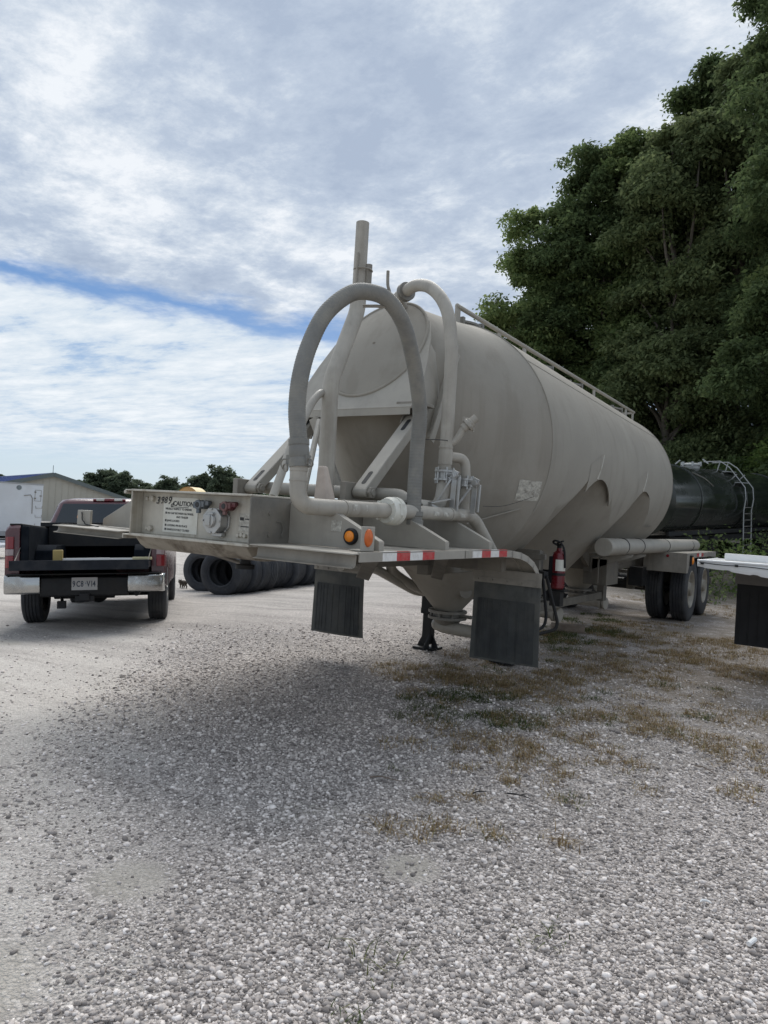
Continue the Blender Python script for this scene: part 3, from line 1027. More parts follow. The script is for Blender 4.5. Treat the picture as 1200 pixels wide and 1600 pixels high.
def build_nose(T):
    # front channel
    mb = MB()
    mb.boxb(-.462, .545, .085, .095, 1.188, 1.448)
    mb.boxb(-.468, .55, -.004, .40, 1.448, 1.460)
    mb.boxb(-.468, .55, -.004, .32, 1.172, 1.188)
    mb.boxb(-.468, -.456, .0, .085, 1.188, 1.448)
    mb.tube([(-.53, -.002, 1.440), (-.53, .30, 1.440)], .012, 8)
    mb.boxb(-.53, -.468, .0, .30, 1.449, 1.457)
    mb.boxb(-.53, -.468, .0, .30, 1.172, 1.18)
    mb.boxb(-.535, -.527, .0, .30, 1.15, 1.18)
    bolts(mb, [(.388, .085, 1.226), (.414, .085, 1.230), (.440, .085, 1.226), (-.40, .085, 1.222), (-.365, .085, 1.222), (-.41, .085, 1.405), (-.36, .085, 1.407)], (0, -1, 0), .013, .016)
    bolts(mb, [(-.365, .085, 1.222), (-.36, .085, 1.407)], (0, -1, 0), .02, .022)
    beam = mb.build('front_beam', alu, T, bevel=.003)

    mb = MB().boxb(-.258, .046, .0815, .085, 1.208, 1.422)
    sign = mb.build('caution_sign', label, beam)
    # the sign's wording and the chalked number: flat lettering in the plane of the web
    xf = Matrix.Translation((-.053, .081, 0)) @ Matrix.Rotation(R_(90), 4, 'X')
    L = []
    L.append(('CAUTION', -.118, 1.372, .040, 0, .0011))
    L.append(('VISUALLY INSPECT TO ENSURE', -.186, 1.346, .0168, 0, .0003))
    L.append(('\u25A0 NO GAP BETWEEN 5th WHEEL', -.186, 1.320, .0168, 0, .0003))
    L.append(('AND TRAILER', -.085, 1.298, .0168, 0, .0003))
    L.append(('\u25A0 JAWS LOCKED', -.186, 1.274, .0168, 0, .0003))
    L.append(('\u25A0 LOCKING PIN IN PLACE', -.186, 1.246, .0168, 0, .0003))
    L.append(('\u25A0 HANDLE IS FULLY CLOSED', -.186, 1.221, .0168, 0, .0003))
    text_mesh(L, 'lettering', ink, sign, xf)
    MB().boxb(-.170, -.035, .0803, .0812, 1.362, 1.3655).build('underline', ink, sign, smooth=0)
    xf2 = Matrix.Translation((0, .0835, 0)) @ Matrix.Rotation(R_(90), 4, 'X')
    text_mesh([('3', -.330, 1.378, .062, .25, .0004), ('9', -.291, 1.380, .062, .3, .0004), ('8', -.256, 1.384, .056, .25, .0004), ('9', -.222, 1.380, .066, .2, .0004), ('d', -.196, 1.362, .048, .3, .0004)],
              'chalked_number', ink, beam, Matrix.Translation((0, .0795, 0)) @ Matrix.Rotation(R_(90), 4, 'X'))
    mb = MB()
    mb.boxb(.385, .480, .0818, .085, 1.25, 1.352)
    mb.build('maker_label', worn, beam)
    for q in ((.392, .422, 1.312, 1.330), (.43, .475, 1.318, 1.324), (.40, .46, 1.275, 1.281)):
        MB().boxb(q[0], q[1], .0808, .0818, q[2], q[3]).build('label_print', ink, beam, smooth=0)

    # glad hands and the electrical socket
    for nm, x, m_ in (('supply_coupling', .116, gh_blue), ('service_coupling', .330, gh_red)):
        mb = MB()
        mb.cyl((x, .085, 1.388), (x, .045, 1.388), .024, .027, 14)
        mb.box((x + .0, .042, 1.390), (.070, .034, .034))
        mb.cyl((x - .012, .020, 1.386), (x - .012, .045, 1.386), .028, n=16)
        mb.cyl((x - .012, .0165, 1.386), (x - .012, .022, 1.386), .016, n=12, mi=1)
        mb.box((x + .045, .045, 1.397), (.034, .022, .026))
        mb.box((x - .048, .045, 1.384), (.022, .026, .036))
        mb.cyl((x + .030, .085, 1.402), (x + .030, .035, 1.402), .012, n=10)
        mb.box((x - .012, .035, 1.352), (.022, .02, .03))
        mb.build(nm, [m_, ink], beam, bevel=.004)
    mb = MB()
    octo = lambda r, x, z: [(x + r * math.cos(PI / 8 + PI / 4 * k), z + r * math.sin(PI / 8 + PI / 4 * k)) for k in range(8)]
    sx_, sz_ = .240, 1.300
    mb.prism(octo(.082, sx_, sz_), 'y', .072, .085)
    mb.prism(octo(.070, sx_, sz_), 'y', .022, .072)
    mb.prism(octo(.077, sx_, sz_), 'y', .010, .022)
    bolts(mb, [(sx_ + .066 * math.cos(a), .010, sz_ + .066 * math.sin(a)) for a in (0, PI / 2, PI, 1.5 * PI)], (0, -1, 0), .007, .007)
    bolts(mb, [(sx_ + .078 * math.cos(a), .072, sz_ + .078 * math.sin(a)) for a in (PI / 4, 3 * PI / 4, -PI / 4)], (0, -1, 0), .009, .010)
    mb.box((sx_ + .01, .06, 1.222), (.075, .03, .022))
    mb.build('electrical_socket', zinc, beam, bevel=.003)
    mb = MB()
    mb.cyl((sx_ - .006, .010, sz_), (sx_ - .006, -.006, sz_), .042, .036, 20)
    mb.box((sx_ - .010, -.008, sz_ + .003), (.036, .010, .064))
    mb.box((sx_ - .004, .004, sz_ + .040), (.050, .018, .014))
    mb.build('socket_lid', zinc, beam, bevel=.003)

    # side plates of the nose
    MB().boxb(-.476, -.468, .3, .33, 1.188, 1.447).build('side_plate', steel_dk, T)
    mb = MB()
    mb.boxb(.545, .552, -.004, .33, 1.184, 1.447)
    bolts(mb, [(.552, .15, 1.36), (.552, .15, 1.24), (.552, .26, 1.24)], (1, 0, 0), .013, .006)
    mb.tube(spline([(.556, .20, 1.32), (.562, .24, 1.31), (.558, .26, 1.27), (.556, .255, 1.24)], 5), .003, 6)
    mb.build('side_plate', steel_dk, T)

    # upper coupler plate with its rolled, greasy front edge
    mb = MB()
    mb.prism([(.015, 1.171), (.06, 1.120), (.10, 1.095), (.16, 1.088), (1.25, 1.088), (1.25, 1.171)], 'x', -.43, .515)
    mb.build('coupler_plate', rust, T, bevel=.004)
    MB().lathe([(.02, 1.09), (.045, 1.088), (.045, 1.06), (.036, 1.055), (.036, 1.02), (.062, 1.015), (.062, .99), (.0, .985)], (0, .55, 0), (0, 0, 1), 20).build('kingpin', blackp, T)

    # neck frame
    mb = MB()
    for x in (.50, -.50):
        mb.boxb(x - .01, x + .01, .33, 2.15, 1.175, 1.43)
        mb.boxb(x - .05, x + .05, .33, 2.15, 1.43, 1.442)
    mb.boxb(-.46, .545, .40, 1.35, 1.446, 1.456)
    for y in (.95, 1.55, 2.1):
        mb.boxb(-.49, .49, y - .03, y + .03, 1.17, 1.42)
    mb.build('neck_frame', tan_dk, T)
    mb = MB()
    for x in (.46, -.46):
        mb.boxb(x - .04, x + .04, 1.25, 3.3, 1.02, 1.17)
        mb.boxb(x - .05, x + .05, 2.05, 2.95, .94, 1.02)
    mb.boxb(-1.12, 1.12, 2.08, 2.16, 1.02, 1.14)
    mb.boxb(-.5, .5, 2.72, 2.80, .98, 1.10)
    for sx in (-1, 1):
        mb.bar((sx * 1.0, .55, 1.165), (sx * .55, 1.1, .96), .015, .09, (1, 0, 0))
        mb.bar((sx * 1.0, 1.38, 1.16), (sx * .62, 2.0, .93), .015, .09, (1, 0, 0))
        mb.bar((sx * .62, .6, 1.12), (sx * .62, 2.2, 1.12), .05, .09)
    mb.build('under_frame', frame_dk, T, bevel=.004)

    # gussets carrying the fenders
    def gusset(y, sx, xi):
        mb = MB()
        poly = [(sx * xi, 1.196), (sx * 1.18, 1.196), (sx * 1.18, 1.245), (sx * .86, 1.395), (sx * xi, 1.425)]
        mb.prism(poly, 'y', y, y + .007)
        for a, b in zip(poly[2:], poly[3:]):
            mb.bar((a[0], y + .025, a[1]), (b[0], y + .025, b[1]), .05, .007)
        mb.bar((sx * 1.18, y + .025, 1.196), (sx * 1.18, y + .025, 1.245), .05, .007, (1, 0, 0))
        return mb.build('gusset', tan, T, bevel=.002)
    gs = [gusset(y, sx, .553 if sx > 0 else .475) for sx in (1, -1) for y in (.318, 1.06, 1.70)]
    mb = MB(); mb.boxb(.86, .93, .3155, .318, 1.285, 1.345)
    mb.build('sticker', worn, gs[0])

    # fenders
    for sx in (1, -1):
        y_end = 2.52 if sx > 0 else 2.80
        k = y_end - 2.52
        prof = [(-.002, 1.122), (.022, 1.126), (.030, 1.134), (.034, 1.178), (.024, 1.1885), (-.012, 1.190), (-.010, 1.1925), (.05, 1.193), (.5, 1.192), (1.2, 1.192), (1.75 + k, 1.192), (1.95 + k, 1.186), (2.12 + k, 1.17), (2.26 + k, 1.14), (2.38 + k, 1.095), (2.47 + k, 1.035), (2.52 + k, .975)]
        mb = MB()
        a, b = (.565, 1.25) if sx > 0 else (-1.27, -.545)
        mb.sheet(prof[6:], 'x', a, b, -.006)
        xo = 1.25 if sx > 0 else -1.27
        # rolled outer lip following the fender
        for p, q in zip(prof[7:], prof[8:]):
            mb.bar((xo, p[0] - .004, p[1] - .021), (xo, q[0] + .004, q[1] - .021), .007, .046)
        for p, q in zip(prof[7:], prof[8:]):
            mb.bar((xo - sx * .006, p[0] - .003, p[1] - .001), (xo - sx * .006, q[0] + .003, q[1] - .001), .012, .012)
        # stiffening swages under the tail
        for x in (.2, .4, .6, .8):
            xx = a + (b - a) * x
            for p, q in zip(prof[10:], prof[11:]):
                mb.bar((xx, p[0], p[1] - .012), (xx, q[0], q[1] - .012), .022, .014)
        f = mb.build('fender', tan, T, smooth=40)
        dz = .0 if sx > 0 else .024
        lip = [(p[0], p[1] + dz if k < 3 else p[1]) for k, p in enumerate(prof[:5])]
        MB().sheet(lip, 'x', a + (.02 if sx > 0 else 0), b - (.01 if sx > 0 else .02), -.005).build('fender_lip', tan_dk, f, smooth=40)  # darker tan carries the shade under the fender's top edge
        if sx > 0:
            for y0, seg in ((.25, .137), (1.30, .137)):
                for j in range(4):
                    t = MB().boxb(1.2537, 1.2565, y0 + j * seg, y0 + (j + 1) * seg - .001, 1.150, 1.193)
                    t.boxb(1.238, 1.2565, y0 + j * seg, y0 + (j + 1) * seg - .001, 1.1985, 1.2005)
                    t.build('reflective_tape', tape_w if j % 2 == 0 else tape_r, f, smooth=0)
    # mud flaps
    def flap(x0, x1, y, z0, z1, z2, lean, bow=.012):
        M = Matrix.Translation((x0, y, z1)) @ Matrix.Rotation(lean, 4, 'X')
        w = x1 - x0; h = z1 - z0
        mb = MB()
        # slightly bowed sheet
        rings = []
        for j in range(13):
            t = j / 12
            rings.append([(w * i / 10, -bow * math.sin(PI * i / 10) * (.4 + .6 * t) + .02 * t * t + .05 * t * t * (i / 10 - .5), -h * t) for i in range(11)])
        vs = [v for r in rings for v in r]
        n = 11
        fs = [(j * n + i, j * n + i + 1, (j + 1) * n + i + 1, (j + 1) * n + i) for j in range(12) for i in range(10)]
        mb.add(vs, fs)
        mb.add([(v[0], v[1] + .010, v[2]) for v in vs], [tuple(reversed(f)) for f in fs])
        edge = [i for i in range(n)] + [j * n + n - 1 for j in range(1, 13)] + [12 * n + i for i in range(n - 2, -1, -1)] + [j * n for j in range(11, 0, -1)]
        mb.add([vs[i] for i in edge] + [(vs[i][0], vs[i][1] + .010, vs[i][2]) for i in edge],
               [(k, (k + 1) % len(edge), (k + 1) % len(edge) + len(edge), k + len(edge)) for k in range(len(edge))])
        # moulded border and ribs
        mb, rib_mesh = MB(), mb
        def rib(xa, za, xb, zb, wd, dp=.003):
            p = []
            for j in range(9):
                t = j / 8
                X = xa + (xb - xa) * t; Z = za + (zb - za) * t
                tt = -Z / h
                p.append(((X, -bow * math.sin(PI * X / w) * (.4 + .6 * tt) + .02 * tt * tt + .05 * tt * tt * (X / w - .5) - .003 - dp * .5, Z)))
            for a, b in zip(p, p[1:]):
                mb.bar(a, b, wd, dp, (0, 1, 0))
        m_ = w * .085
        pan = MB(); gr = []
        for j in range(11):
            zz = -h * (.245 + .715 * j / 10); tt = -zz / h
            gr.append([(m_ + (w - 2 * m_) * i / 10, -bow * math.sin(PI * (m_ + (w - 2 * m_) * i / 10) / w) * (.4 + .6 * tt) + .02 * tt * tt + .05 * tt * tt * ((m_ + (w - 2 * m_) * i / 10) / w - .5) - .0035, zz) for i in range(11)])
        pan.loft(gr, False, False)
        rib(m_ * .9, -h * .24, w - m_ * .9, -h * .24, .012)
        rib(m_ * .9, -h * .965, w - m_ * .9, -h * .965, .010)
        for f in (.085, .16, .22, .30, .42, .55, .68, .78, .84, .915):
            rib(w * f, -h * .245, w * f, -h * .96, .010 if .1 < f < .9 else .014, .0035)
        o = rib_mesh.build('mud_flap', flap_m, T, smooth=30, xf=M)
        pan.add(mb.v, mb.f)
        pan.build('flap_panel', panel_m, o, xf=M)
        bk = MB()
        bk.box((w / 2, -.008, .035), (w + .01, .006, z2 - z1))
        bk.box((w / 2, -.013, .0), (w + .01, .008, .045))
        bolts(bk, [(w * f, -.017, .0) for f in (.06, .28, .5, .72, .94)], (0, -1, 0), .011, .01)
        bk.build('flap_bracket', tan_dk, o, xf=M)
    flap(.742, 1.305, 2.42, .285, .925, 1.03, R_(-1))
    flap(-1.165, -.575, 2.75, .205, .84, .945, R_(-1), .028)

    # marker lamps
    g0 = gs[0]
    mb = MB(); mb.lathe([(.0, 0), (.046, 0), (.046, .012), (.039, .020), (.032, .020), (.032, .014), (0, .014)], (1.0, .318, 1.263), (0, -1, 0), 28)
    rg_ = mb.build('lamp_bezel', blackp, g0)
    MB().lathe([(.032, .010), (.030, .024), (.020, .031), (.0, .034)], (1.0, .318, 1.263), (0, -1, 0), 24).build('marker_lamp', amber, g0)
    def side_lamp(x, y, sx, par):
        mb = MB()
        xa, xb = sorted((x - sx * .075, x))
        mb.boxb(x - .004, x + .004, y - .06, y + .06, 1.195, 1.325)
        mb.boxb(xa, xb, y + .052, y + .06, 1.195, 1.315)
        mb.boxb(xa, xb, y - .06, y + .06, 1.195, 1.203)
        b_ = mb.build('lamp_bracket', tan, par, bevel=.003)
        MB().ball((x + sx * .004, y, 1.265), .044, 16, sc=(.38, .86, 1.1)).build('marker_lamp', pm('orange_lens', (.62, .13, .02), .3, 0, (30, .15)), b_)
    side_lamp(1.165, .235, 1, T)
    mb = MB()
    mb.boxb(-1.275, -1.13, .175, .182, 1.195, 1.300)
    mb.boxb(-1.275, -1.268, .182, .29, 1.195, 1.300)
    mb.boxb(-1.275, -1.13, .182, .29, 1.195, 1.201)
    b_ = mb.build('lamp_bracket', tan, T, bevel=.003)
    MB().ball((-1.285, .225, 1.25), .048, 16, sc=(.75, .80, 1.05)).build('marker_lamp', amber, b_)
    mb = MB()
    mb.tube(spline([(-1.22, .17, 1.285), (-1.205, .165, 1.27), (-1.20, .165, 1.235), (-1.17, .16, 1.22), (-1.13, .15, 1.205), (-.95, .12, 1.20)], 6), .004, 6)
    mb.build('lamp_wire', blackp, T)

    # struts from the neck up to the apron
    for sx in (1, -1):
        p0 = Vector((sx * .50, 1.10, 1.535)); p1 = Vector((sx * .52, 1.69, 2.11))
        if sx < 0: p1 = Vector((-.5, 1.80, 2.16))
        d = (p1 - p0).normalized()
        mb = MB()
        mb.bar(p0, p1, .112, .075, (0, -1, 1))
        for p in (p0, p1):
            mb.cyl(p + Vector((-.056, 0, 0)), p + Vector((.056, 0, 0)), .0375, n=16)
        s_ = mb.build('strut', tan, T, bevel=.006)
        up = Vector((0, -1, 1)).normalized(); up = (up - d * up.dot(d)).normalized()
        for p, q in ((p0 + d * .06, p0 + d * .16), (p1 - d * .16, p1 - d * .06)):
            mb = MB(); mb.bar(p + up * .0362, q + up * .0362, .036, .004, up)
            for e in (p, q):
                mb.cyl(e + up * .034, e + up * .0382, .018, n=14)
            mb.build('strut_slot', ink, s_)
        mb = MB()
        mb.boxb(sx * .50 - .11, sx * .50 - .062, 1.0, 1.17, 1.456, 1.60)
        mb.cyl(p0 + Vector((-.10, 0, 0)), p0 + Vector((.10, 0, 0)), .024, n=14)
        mb.cyl(p0 + Vector((.074, 0, 0)), p0 + Vector((.092, 0, 0)), .042, n=6)
        mb.build('strut_foot', tan_dk, T, bevel=.004)
        mb = MB()
        for dx in (-.075, .062):
            mb.bar(p1 + Vector((dx, -.02, -.05)), p1 + Vector((dx, .05, .11)), .014, .11, (0, -1, .6))
        mb.cyl(p1 + Vector((-.09, 0, 0)), p1 + Vector((.09, 0, 0)), .024, n=14)
        mb.boxb(p1.x - .10, p1.x + .10, p1.y - .10, p1.y + .12, p1.z + .10, p1.z + .125)
        bolts(mb, [p1 + Vector((.078, .03, .06))], (1, 0, 0), .02, .015)
        mb.build('strut_bracket', tan_dk, T, bevel=.004)
    mb = MB()
    mb.bar((-.30, 1.52, 2.12), (-.02, 1.62, 1.46), .07, .03, (0, 1, 0))
    mb.build('apron_leg', tan, T)


build_nose(trailer)


def build_piping(T):
    # discharge hose: an arch from the side pipe, over the nose, and down again
    H = [(0.762, 0.12, 1.70), (0.752, 0.12, 1.78), (0.729, 0.12, 1.933), (0.721, 0.14, 2.111), (0.72, 0.2, 2.3), (0.739, 0.3, 2.499), (0.806, 0.42, 2.638), (0.868, 0.52, 2.675), (0.931, 0.63, 2.655), (0.963, 0.77, 2.549), (0.953, 0.92, 2.37), (0.937, 1.03, 2.192), (0.921, 1.1, 2.04), (0.898, 1.13, 1.837), (0.896, 1.13, 1.588), (0.907, 1.12, 1.372)]
    fine = spline(H, 40)
    rs = [0.0475 + .0011 * math.sin(i * 1.9) for i in range(len(fine))]
    mb = MB().tube(fine, rs, 18)
    hose = mb.build('discharge_hose', hose_m, T, smooth=60)
    mb = MB()
    ax = (Vector((.766, .12, 1.637)) - Vector((.75, .12, 1.78))).normalized()
    mb.lathe([(.045, -.0), (.057, .0), (.057, .03), (.053, .035), (.056, .05), (.056, .09), (.052, .10), (.058, .12), (.058, .15), (.045, .15)], (.755, .12, 1.77), ax, 22)
    mb.box((.70, .12, 1.66), (.03, .03, .05)); mb.box((.82, .12, 1.66), (.03, .03, .05))
    mb.build('hose_coupling', hose_m, hose)
    mb = MB()
    mb.torus((.86, .10, 1.645), (.3, 1, .4), .022, .005, 18, 6)
    mb.build('cam_lever_ring', steel_dk, hose)
    mb = MB()
    mb.torus((.69, .10, 1.615), (.2, 1, .2), .020, .005, 18, 6)
    mb.tube(spline([(.70, .11, 1.66), (.67, .10, 1.66), (.655, .10, 1.635), (.67, .1, 1.61)], 5), .004, 6)
    mb.build('cam_lever_ring', steel_dk, hose)
    mb = MB()
    mb.lathe([(.05, 0), (.062, 0), (.062, .028), (.056, .034), (.056, .05), (.064, .055), (.064, .085), (.05, .09)], (.905, 1.122, 1.425), (0.02, -.01, -1), 22)
    mb.build('hose_coupling', hose_m, hose)
    mb = MB()
    mb.cyl((.907, 1.12, 1.345), (.91, 1.12, 1.205), .036, n=18)
    mb.cyl((.91, 1.12, 1.245), (.91, 1.12, 1.252), .040, n=18)
    bolts(mb, [(.945, 1.11, 1.225)], (1, -.4, 0), .012, .008)
    mb.build('hose_stub', tan, T)

    # elbow and long side pipe
    mb = MB()
    mb.tube([(.765, .12, 1.625)] + rounded([(.766, .12, 1.61), (.772, .12, 1.412), (.86, .34, 1.413)], .16, 10)[1:] + [(.900, .83, 1.418)], .0465, 20)
    mb.cyl((.766, .12, 1.628), (.7665, .12, 1.60), .050, n=20)
    mb.cyl((.7675, .12, 1.555), (.768, .12, 1.545), .0495, n=20)
    mb.cyl((.866, .40, 1.4137), (.867, .412, 1.4138), .0495, n=20)
    mb.tube([(.902, .88, 1.419), (.915, 1.80, 1.424)], .0455, 20)
    mb.cyl((.912, 1.58, 1.4235), (.912, 1.595, 1.4235), .050, n=20)
    side = mb.build('side_pipe', pipe_m, T)
    for (y, hh) in ((.44, .02), (.56, .028), (.70, .03), (1.30, .022), (1.44, .03), (1.68, .022)):
        x = (.862 + (y - .34) * .068) if y < .85 else .902 + (y - .88) * .014
        n = 6
        rows = []
        for yy in (y, y + .075):
            rows.append([(x + .0478 * math.cos(a), yy, 1.416 + .0478 * math.sin(a)) for a in (R_(-12 + 42 * k / n) for k in range(n + 1))])
        MB().loft(rows, False, False).build('pipe_sticker', worn, side)
    mb = MB()
    mb.lathe([(.045, 0), (.075, 0), (.078, .02), (.085, .03), (.085, .055), (.07, .06), (.088, .07), (.088, .10), (.05, .105)], (.899, .80, 1.418), (.05, 1, 0), 26)
    bolts(mb, [(.899 + .07 * math.cos(a), .80, 1.418 + .07 * math.sin(a)) for a in (PI / 4, 3 * PI / 4, 5 * PI / 4, 7 * PI / 4)], (0, -1, 0), .011, .014)
    mb.box((.972, .855, 1.43), (.03, .05, .07))
    mb.build('swivel_joint', label, T)

    # stack
    mb = MB()
    mb.tube([(.272, 1.0, 1.455)] + rounded([(.268, 1.0, 1.50), (.258, 1.0, 2.28), (.25, 1.27, 2.84), (.25, 1.27, 2.98)], .10, 8), .0565, 22)
    st = mb.build('vent_stack', pipe_m, T)
    mb = MB()
    prof = [(.0, 3.1), (.038, 3.1), (.041, 3.47), (.048, 3.47), (.048, 2.93), (.052, 2.93), (.052, 2.915), (.048, 2.915)]
    mb.lathe([(.040, 3.05), (.040, 3.47), (.047, 3.47), (.048, 3.0), (.053, 3.0), (.053, 2.985), (.048, 2.985), (.048, 2.9)], (.25, 1.27, 0), (0, 0, 1), 24)
    mb.build('stack_tip', pipe_m, st)
    mb = MB()
    mb.tube([(.304, 1.30, 2.93), (.304, 1.30, 3.17)], .026, 12)
    mb.boxb(.262, .272, 1.205, 1.22, 2.97, 3.235)
    mb.torus((.27, 1.28, 3.13), (.05, 0, 1), .065, .007, 24, 6)
    mb.torus((.27, 1.28, 3.02), (.05, 0, 1), .060, .007, 24, 6)
    mb.build('stack_clamp', tan_dk, st)
    # braces
    mb = MB()
    mb.tube([(.385, .35, 1.458), (.30, .60, 1.82), (.243, .80, 2.056)] + spline([(.243, .80, 2.056), (.235, .86, 2.13), (.23, .94, 2.19), (.24, 1.0, 2.19)], 5)[1:], .026, 12)
    mb.tube([(.15, .9, 1.456), (.0, 1.16, 1.78), (-.16, 1.42, 2.08)], .022, 10)
    mb.build('brace_rod', tan, T)
    mb = MB()
    mb.tube(spline([(0.932, 0.62, 2.82), (0.936, 0.62, 2.74), (0.945, 0.63, 2.69), (0.93, 0.63, 2.62), (0.88, 0.58, 2.608), (.83, .53, 2.60)], 7), .0095, 8)
    mb.build('hose_hanger', tan_dk, T)
    # faded sleeve standing on the deck
    mb = MB()
    rings = []
    for z, w in ((1.46, .056), (1.48, .055), (1.66, .029), (1.675, .026), (1.680, .018)):
        rings.append([(.455 + w * cx - (z - 1.46) * .14, .76 + w * .8 * cy, z) for cx, cy in ((-1, -.8), (-.8, -1), (.8, -1), (1, -.8), (1, .8), (.8, 1), (-.8, 1), (-1, .8))])
    mb.loft(rings)
    mb.build('tapered_sleeve', faded, T, smooth=50)

    # cross pipe behind the deck and the elbows into the blower line
    mb = MB()
    mb.tube([(-.52, 1.26, 1.548)] + rounded([(-.4, 1.26, 1.546), (.74, 1.26, 1.528), (.80, 1.26, 1.40)], .12, 8), .047, 18)
    mb.build('cross_pipe', tan, T)
    mb = MB()
    mb.lathe([(.05, 0), (.085, 0), (.085, .016), (.06, .018), (.06, .03), (.085, .032), (.085, .05), (.05, .05)], (.77, 1.27, 1.485), (.55, 0, -1), 24)
    bolts(mb, [Vector((.77, 1.27, 1.485)) + Vector((.07 * math.cos(a) * .88, .07 * math.sin(a), .07 * math.cos(a) * .48)) for a in (2 * PI * k / 8 for k in range(8))], (.48, 0, -.88), .008, .055)
    mb.build('pipe_flange', steel_dk, T)
    mb = MB()
    mb.tube(rounded([(.76, 1.36, 1.47), (.81, 1.64, 1.46), (.80, 1.70, 1.68)], .16, 10), .048, 18)
    mb.tube([(.798, 1.70, 1.72)] + spline([(.798, 1.7, 1.73), (.80, 1.7, 2.1), (0.8, 1.7, 2.45), (0.792, 1.7, 2.645), (0.745, 1.72, 2.865), (0.65, 1.76, 3.024), (0.503, 1.82, 3.145), (0.338, 1.9, 3.200), (0.20, 1.97, 3.19)], 8), .0475, 18)
    mb.cyl((.799, 1.70, 1.90), (.799, 1.70, 1.912), .052, n=20)
    mb.cyl((.799, 1.70, 1.885), (.799, 1.70, 1.78), .0515, n=20)
    mb.tube(rounded([(.80, 1.70, 1.92), (.86, 1.73, 1.955), (.93, 1.755, 2.09)], .05), .026, 14)
    mb.tube([(.20, 1.97, 3.19), (.10, 2.02, 3.17), (.06, 2.2, 3.08)], .05, 16)
    line = mb.build('blower_line', pipe_m, T)
    ax = (Vector((.338, 1.9, 3.2)) - Vector((.20, 1.97, 3.185))).normalized()
    mb = MB()
    mb.lathe([(.045, 0), (.075, 0), (.075, .02), (.06, .022), (.075, .024), (.075, .044), (.045, .044)], Vector((.185, 1.98, 3.185)), ax, 24)
    mb.build('line_flange', steel_dk, line)
    dn = (Vector((.95, 1.76, 2.129)) - Vector((.878, 1.72, 2.051))).normalized()
    o = Vector((.905, 1.745, 2.045))
    mb = MB()
    mb.lathe([(.028, 0), (.034, .0), (.034, .03), (.05, .035), (.052, .055), (.045, .06), (.045, .075), (.03, .08), (.03, .125), (.0, .127)], o, dn, 18)
    for k in range(4):
        a = k * PI / 2
        u = dn.orthogonal().normalized(); w = dn.cross(u)
        p = o + dn * .05 + (u * math.cos(a) + w * math.sin(a)) * .05
        mb.box(p, (.016, .016, .03))
    mb.build('relief_valve', tan, line)

    # butterfly valves with lever brackets
    mb = MB()
    def fl(c, r, h):
        mb.lathe([(.04, 0), (r, 0), (r, .014), (.055, .016), (.055, h - .016), (r, h - .014), (r, h), (.04, h)], c, (0, 0, 1), 22)
        bolts(mb, [Vector(c) + Vector((r * .86 * math.cos(a), r * .86 * math.sin(a), -.02)) for a in (2 * PI * k / 6 + .2 for k in range(6))], (0, 0, 1), .007, h + .04)
    fl((.80, 1.70, 1.665), .075, .075)
    fl((.885, 1.87, 1.635), .062, .06)
    mb.cyl((.85, 1.66, 1.70), (.93, 1.60, 1.70), .013, n=8)
    mb.cyl((.925, 1.84, 1.665), (1.0, 1.80, 1.665), .012, n=8)
    mb.build('butterfly_valve', zinc, T)
    for (bx, by, bz) in ((.925, 1.62, 1.70), (.995, 1.81, 1.66)):
        mb = MB()
        mb.box((bx, by, bz + .005), (.05, .02, .06), Matrix.Rotation(.4, 3, 'Y'))
        mb.cyl((bx, by - .02, bz), (bx, by + .03, bz), .02, n=12)
        mb.bar((bx - .005, by + .01, bz), (bx - .01, by, 1.44), .04, .008, (0, 1, 0))
        mb.bar((bx - .03, by, bz - .03), (bx - .13, by - .04, 1.47), .016, .008, (0, 1, 0))
        mb.bar((bx + .03, by + .02, bz - .01), (bx + .02, by + .02, 1.45), .014, .02, (0, 1, 0))
        mb.build('valve_lever', zinc, T, bevel=.002)
    mb = MB()
    mb.tube(rounded([(.80, 1.73, 1.842), (.878, 1.86, 1.842), (.885, 1.87, 1.70)], .08, 8), .0365, 16)
    mb.cyl((.885, 1.87, 1.635), (.89, 1.87, 1.43), .037, n=16)
    mb.cyl((.888, 1.87, 1.52), (.888, 1.87, 1.528), .041, n=16)
    mb.tube(rounded([(.912, 1.76, 1.424), (.92, 1.96, 1.422), (.96, 2.16, 1.22), (.97, 2.3, 1.1)], .1), .045, 16)
    mb.build('bypass_pipe', pipe_m, T)
    # spare fitting and tray lying on the deck
    mb = MB()
    mb.boxb(.40, .72, .92, 1.0, 1.458, 1.468)
    mb.bar((.42, .93, 1.468), (.70, .97, 1.474), .05, .014)
    mb.bar((.50, 1.02, 1.470), (.76, 1.06, 1.468), .03, .02)
    mb.build('deck_tray', tan_dk, T)
    mb = MB()
    mb.bar((.83, 1.45, 1.495), (.90, 1.60, 1.53), .05, .008)
    mb.bar((.85, 1.44, 1.48), (.89, 1.50, 1.455), .03, .012)
    mb.build('valve_handle', zinc, T)
    mb = MB()
    mb.tube(spline([(.93, 1.18, 1.90), (.88, 1.45, 1.93), (.83, 1.66, 1.95)], 6), .003, 5)
    mb.tube(spline([(1.0, 1.95, 1.50), (1.02, 2.3, 1.52), (1.06, 2.8, 1.62)], 6), .002, 5)
    mb.build('ground_wire', blackp, T)


build_piping(trailer)


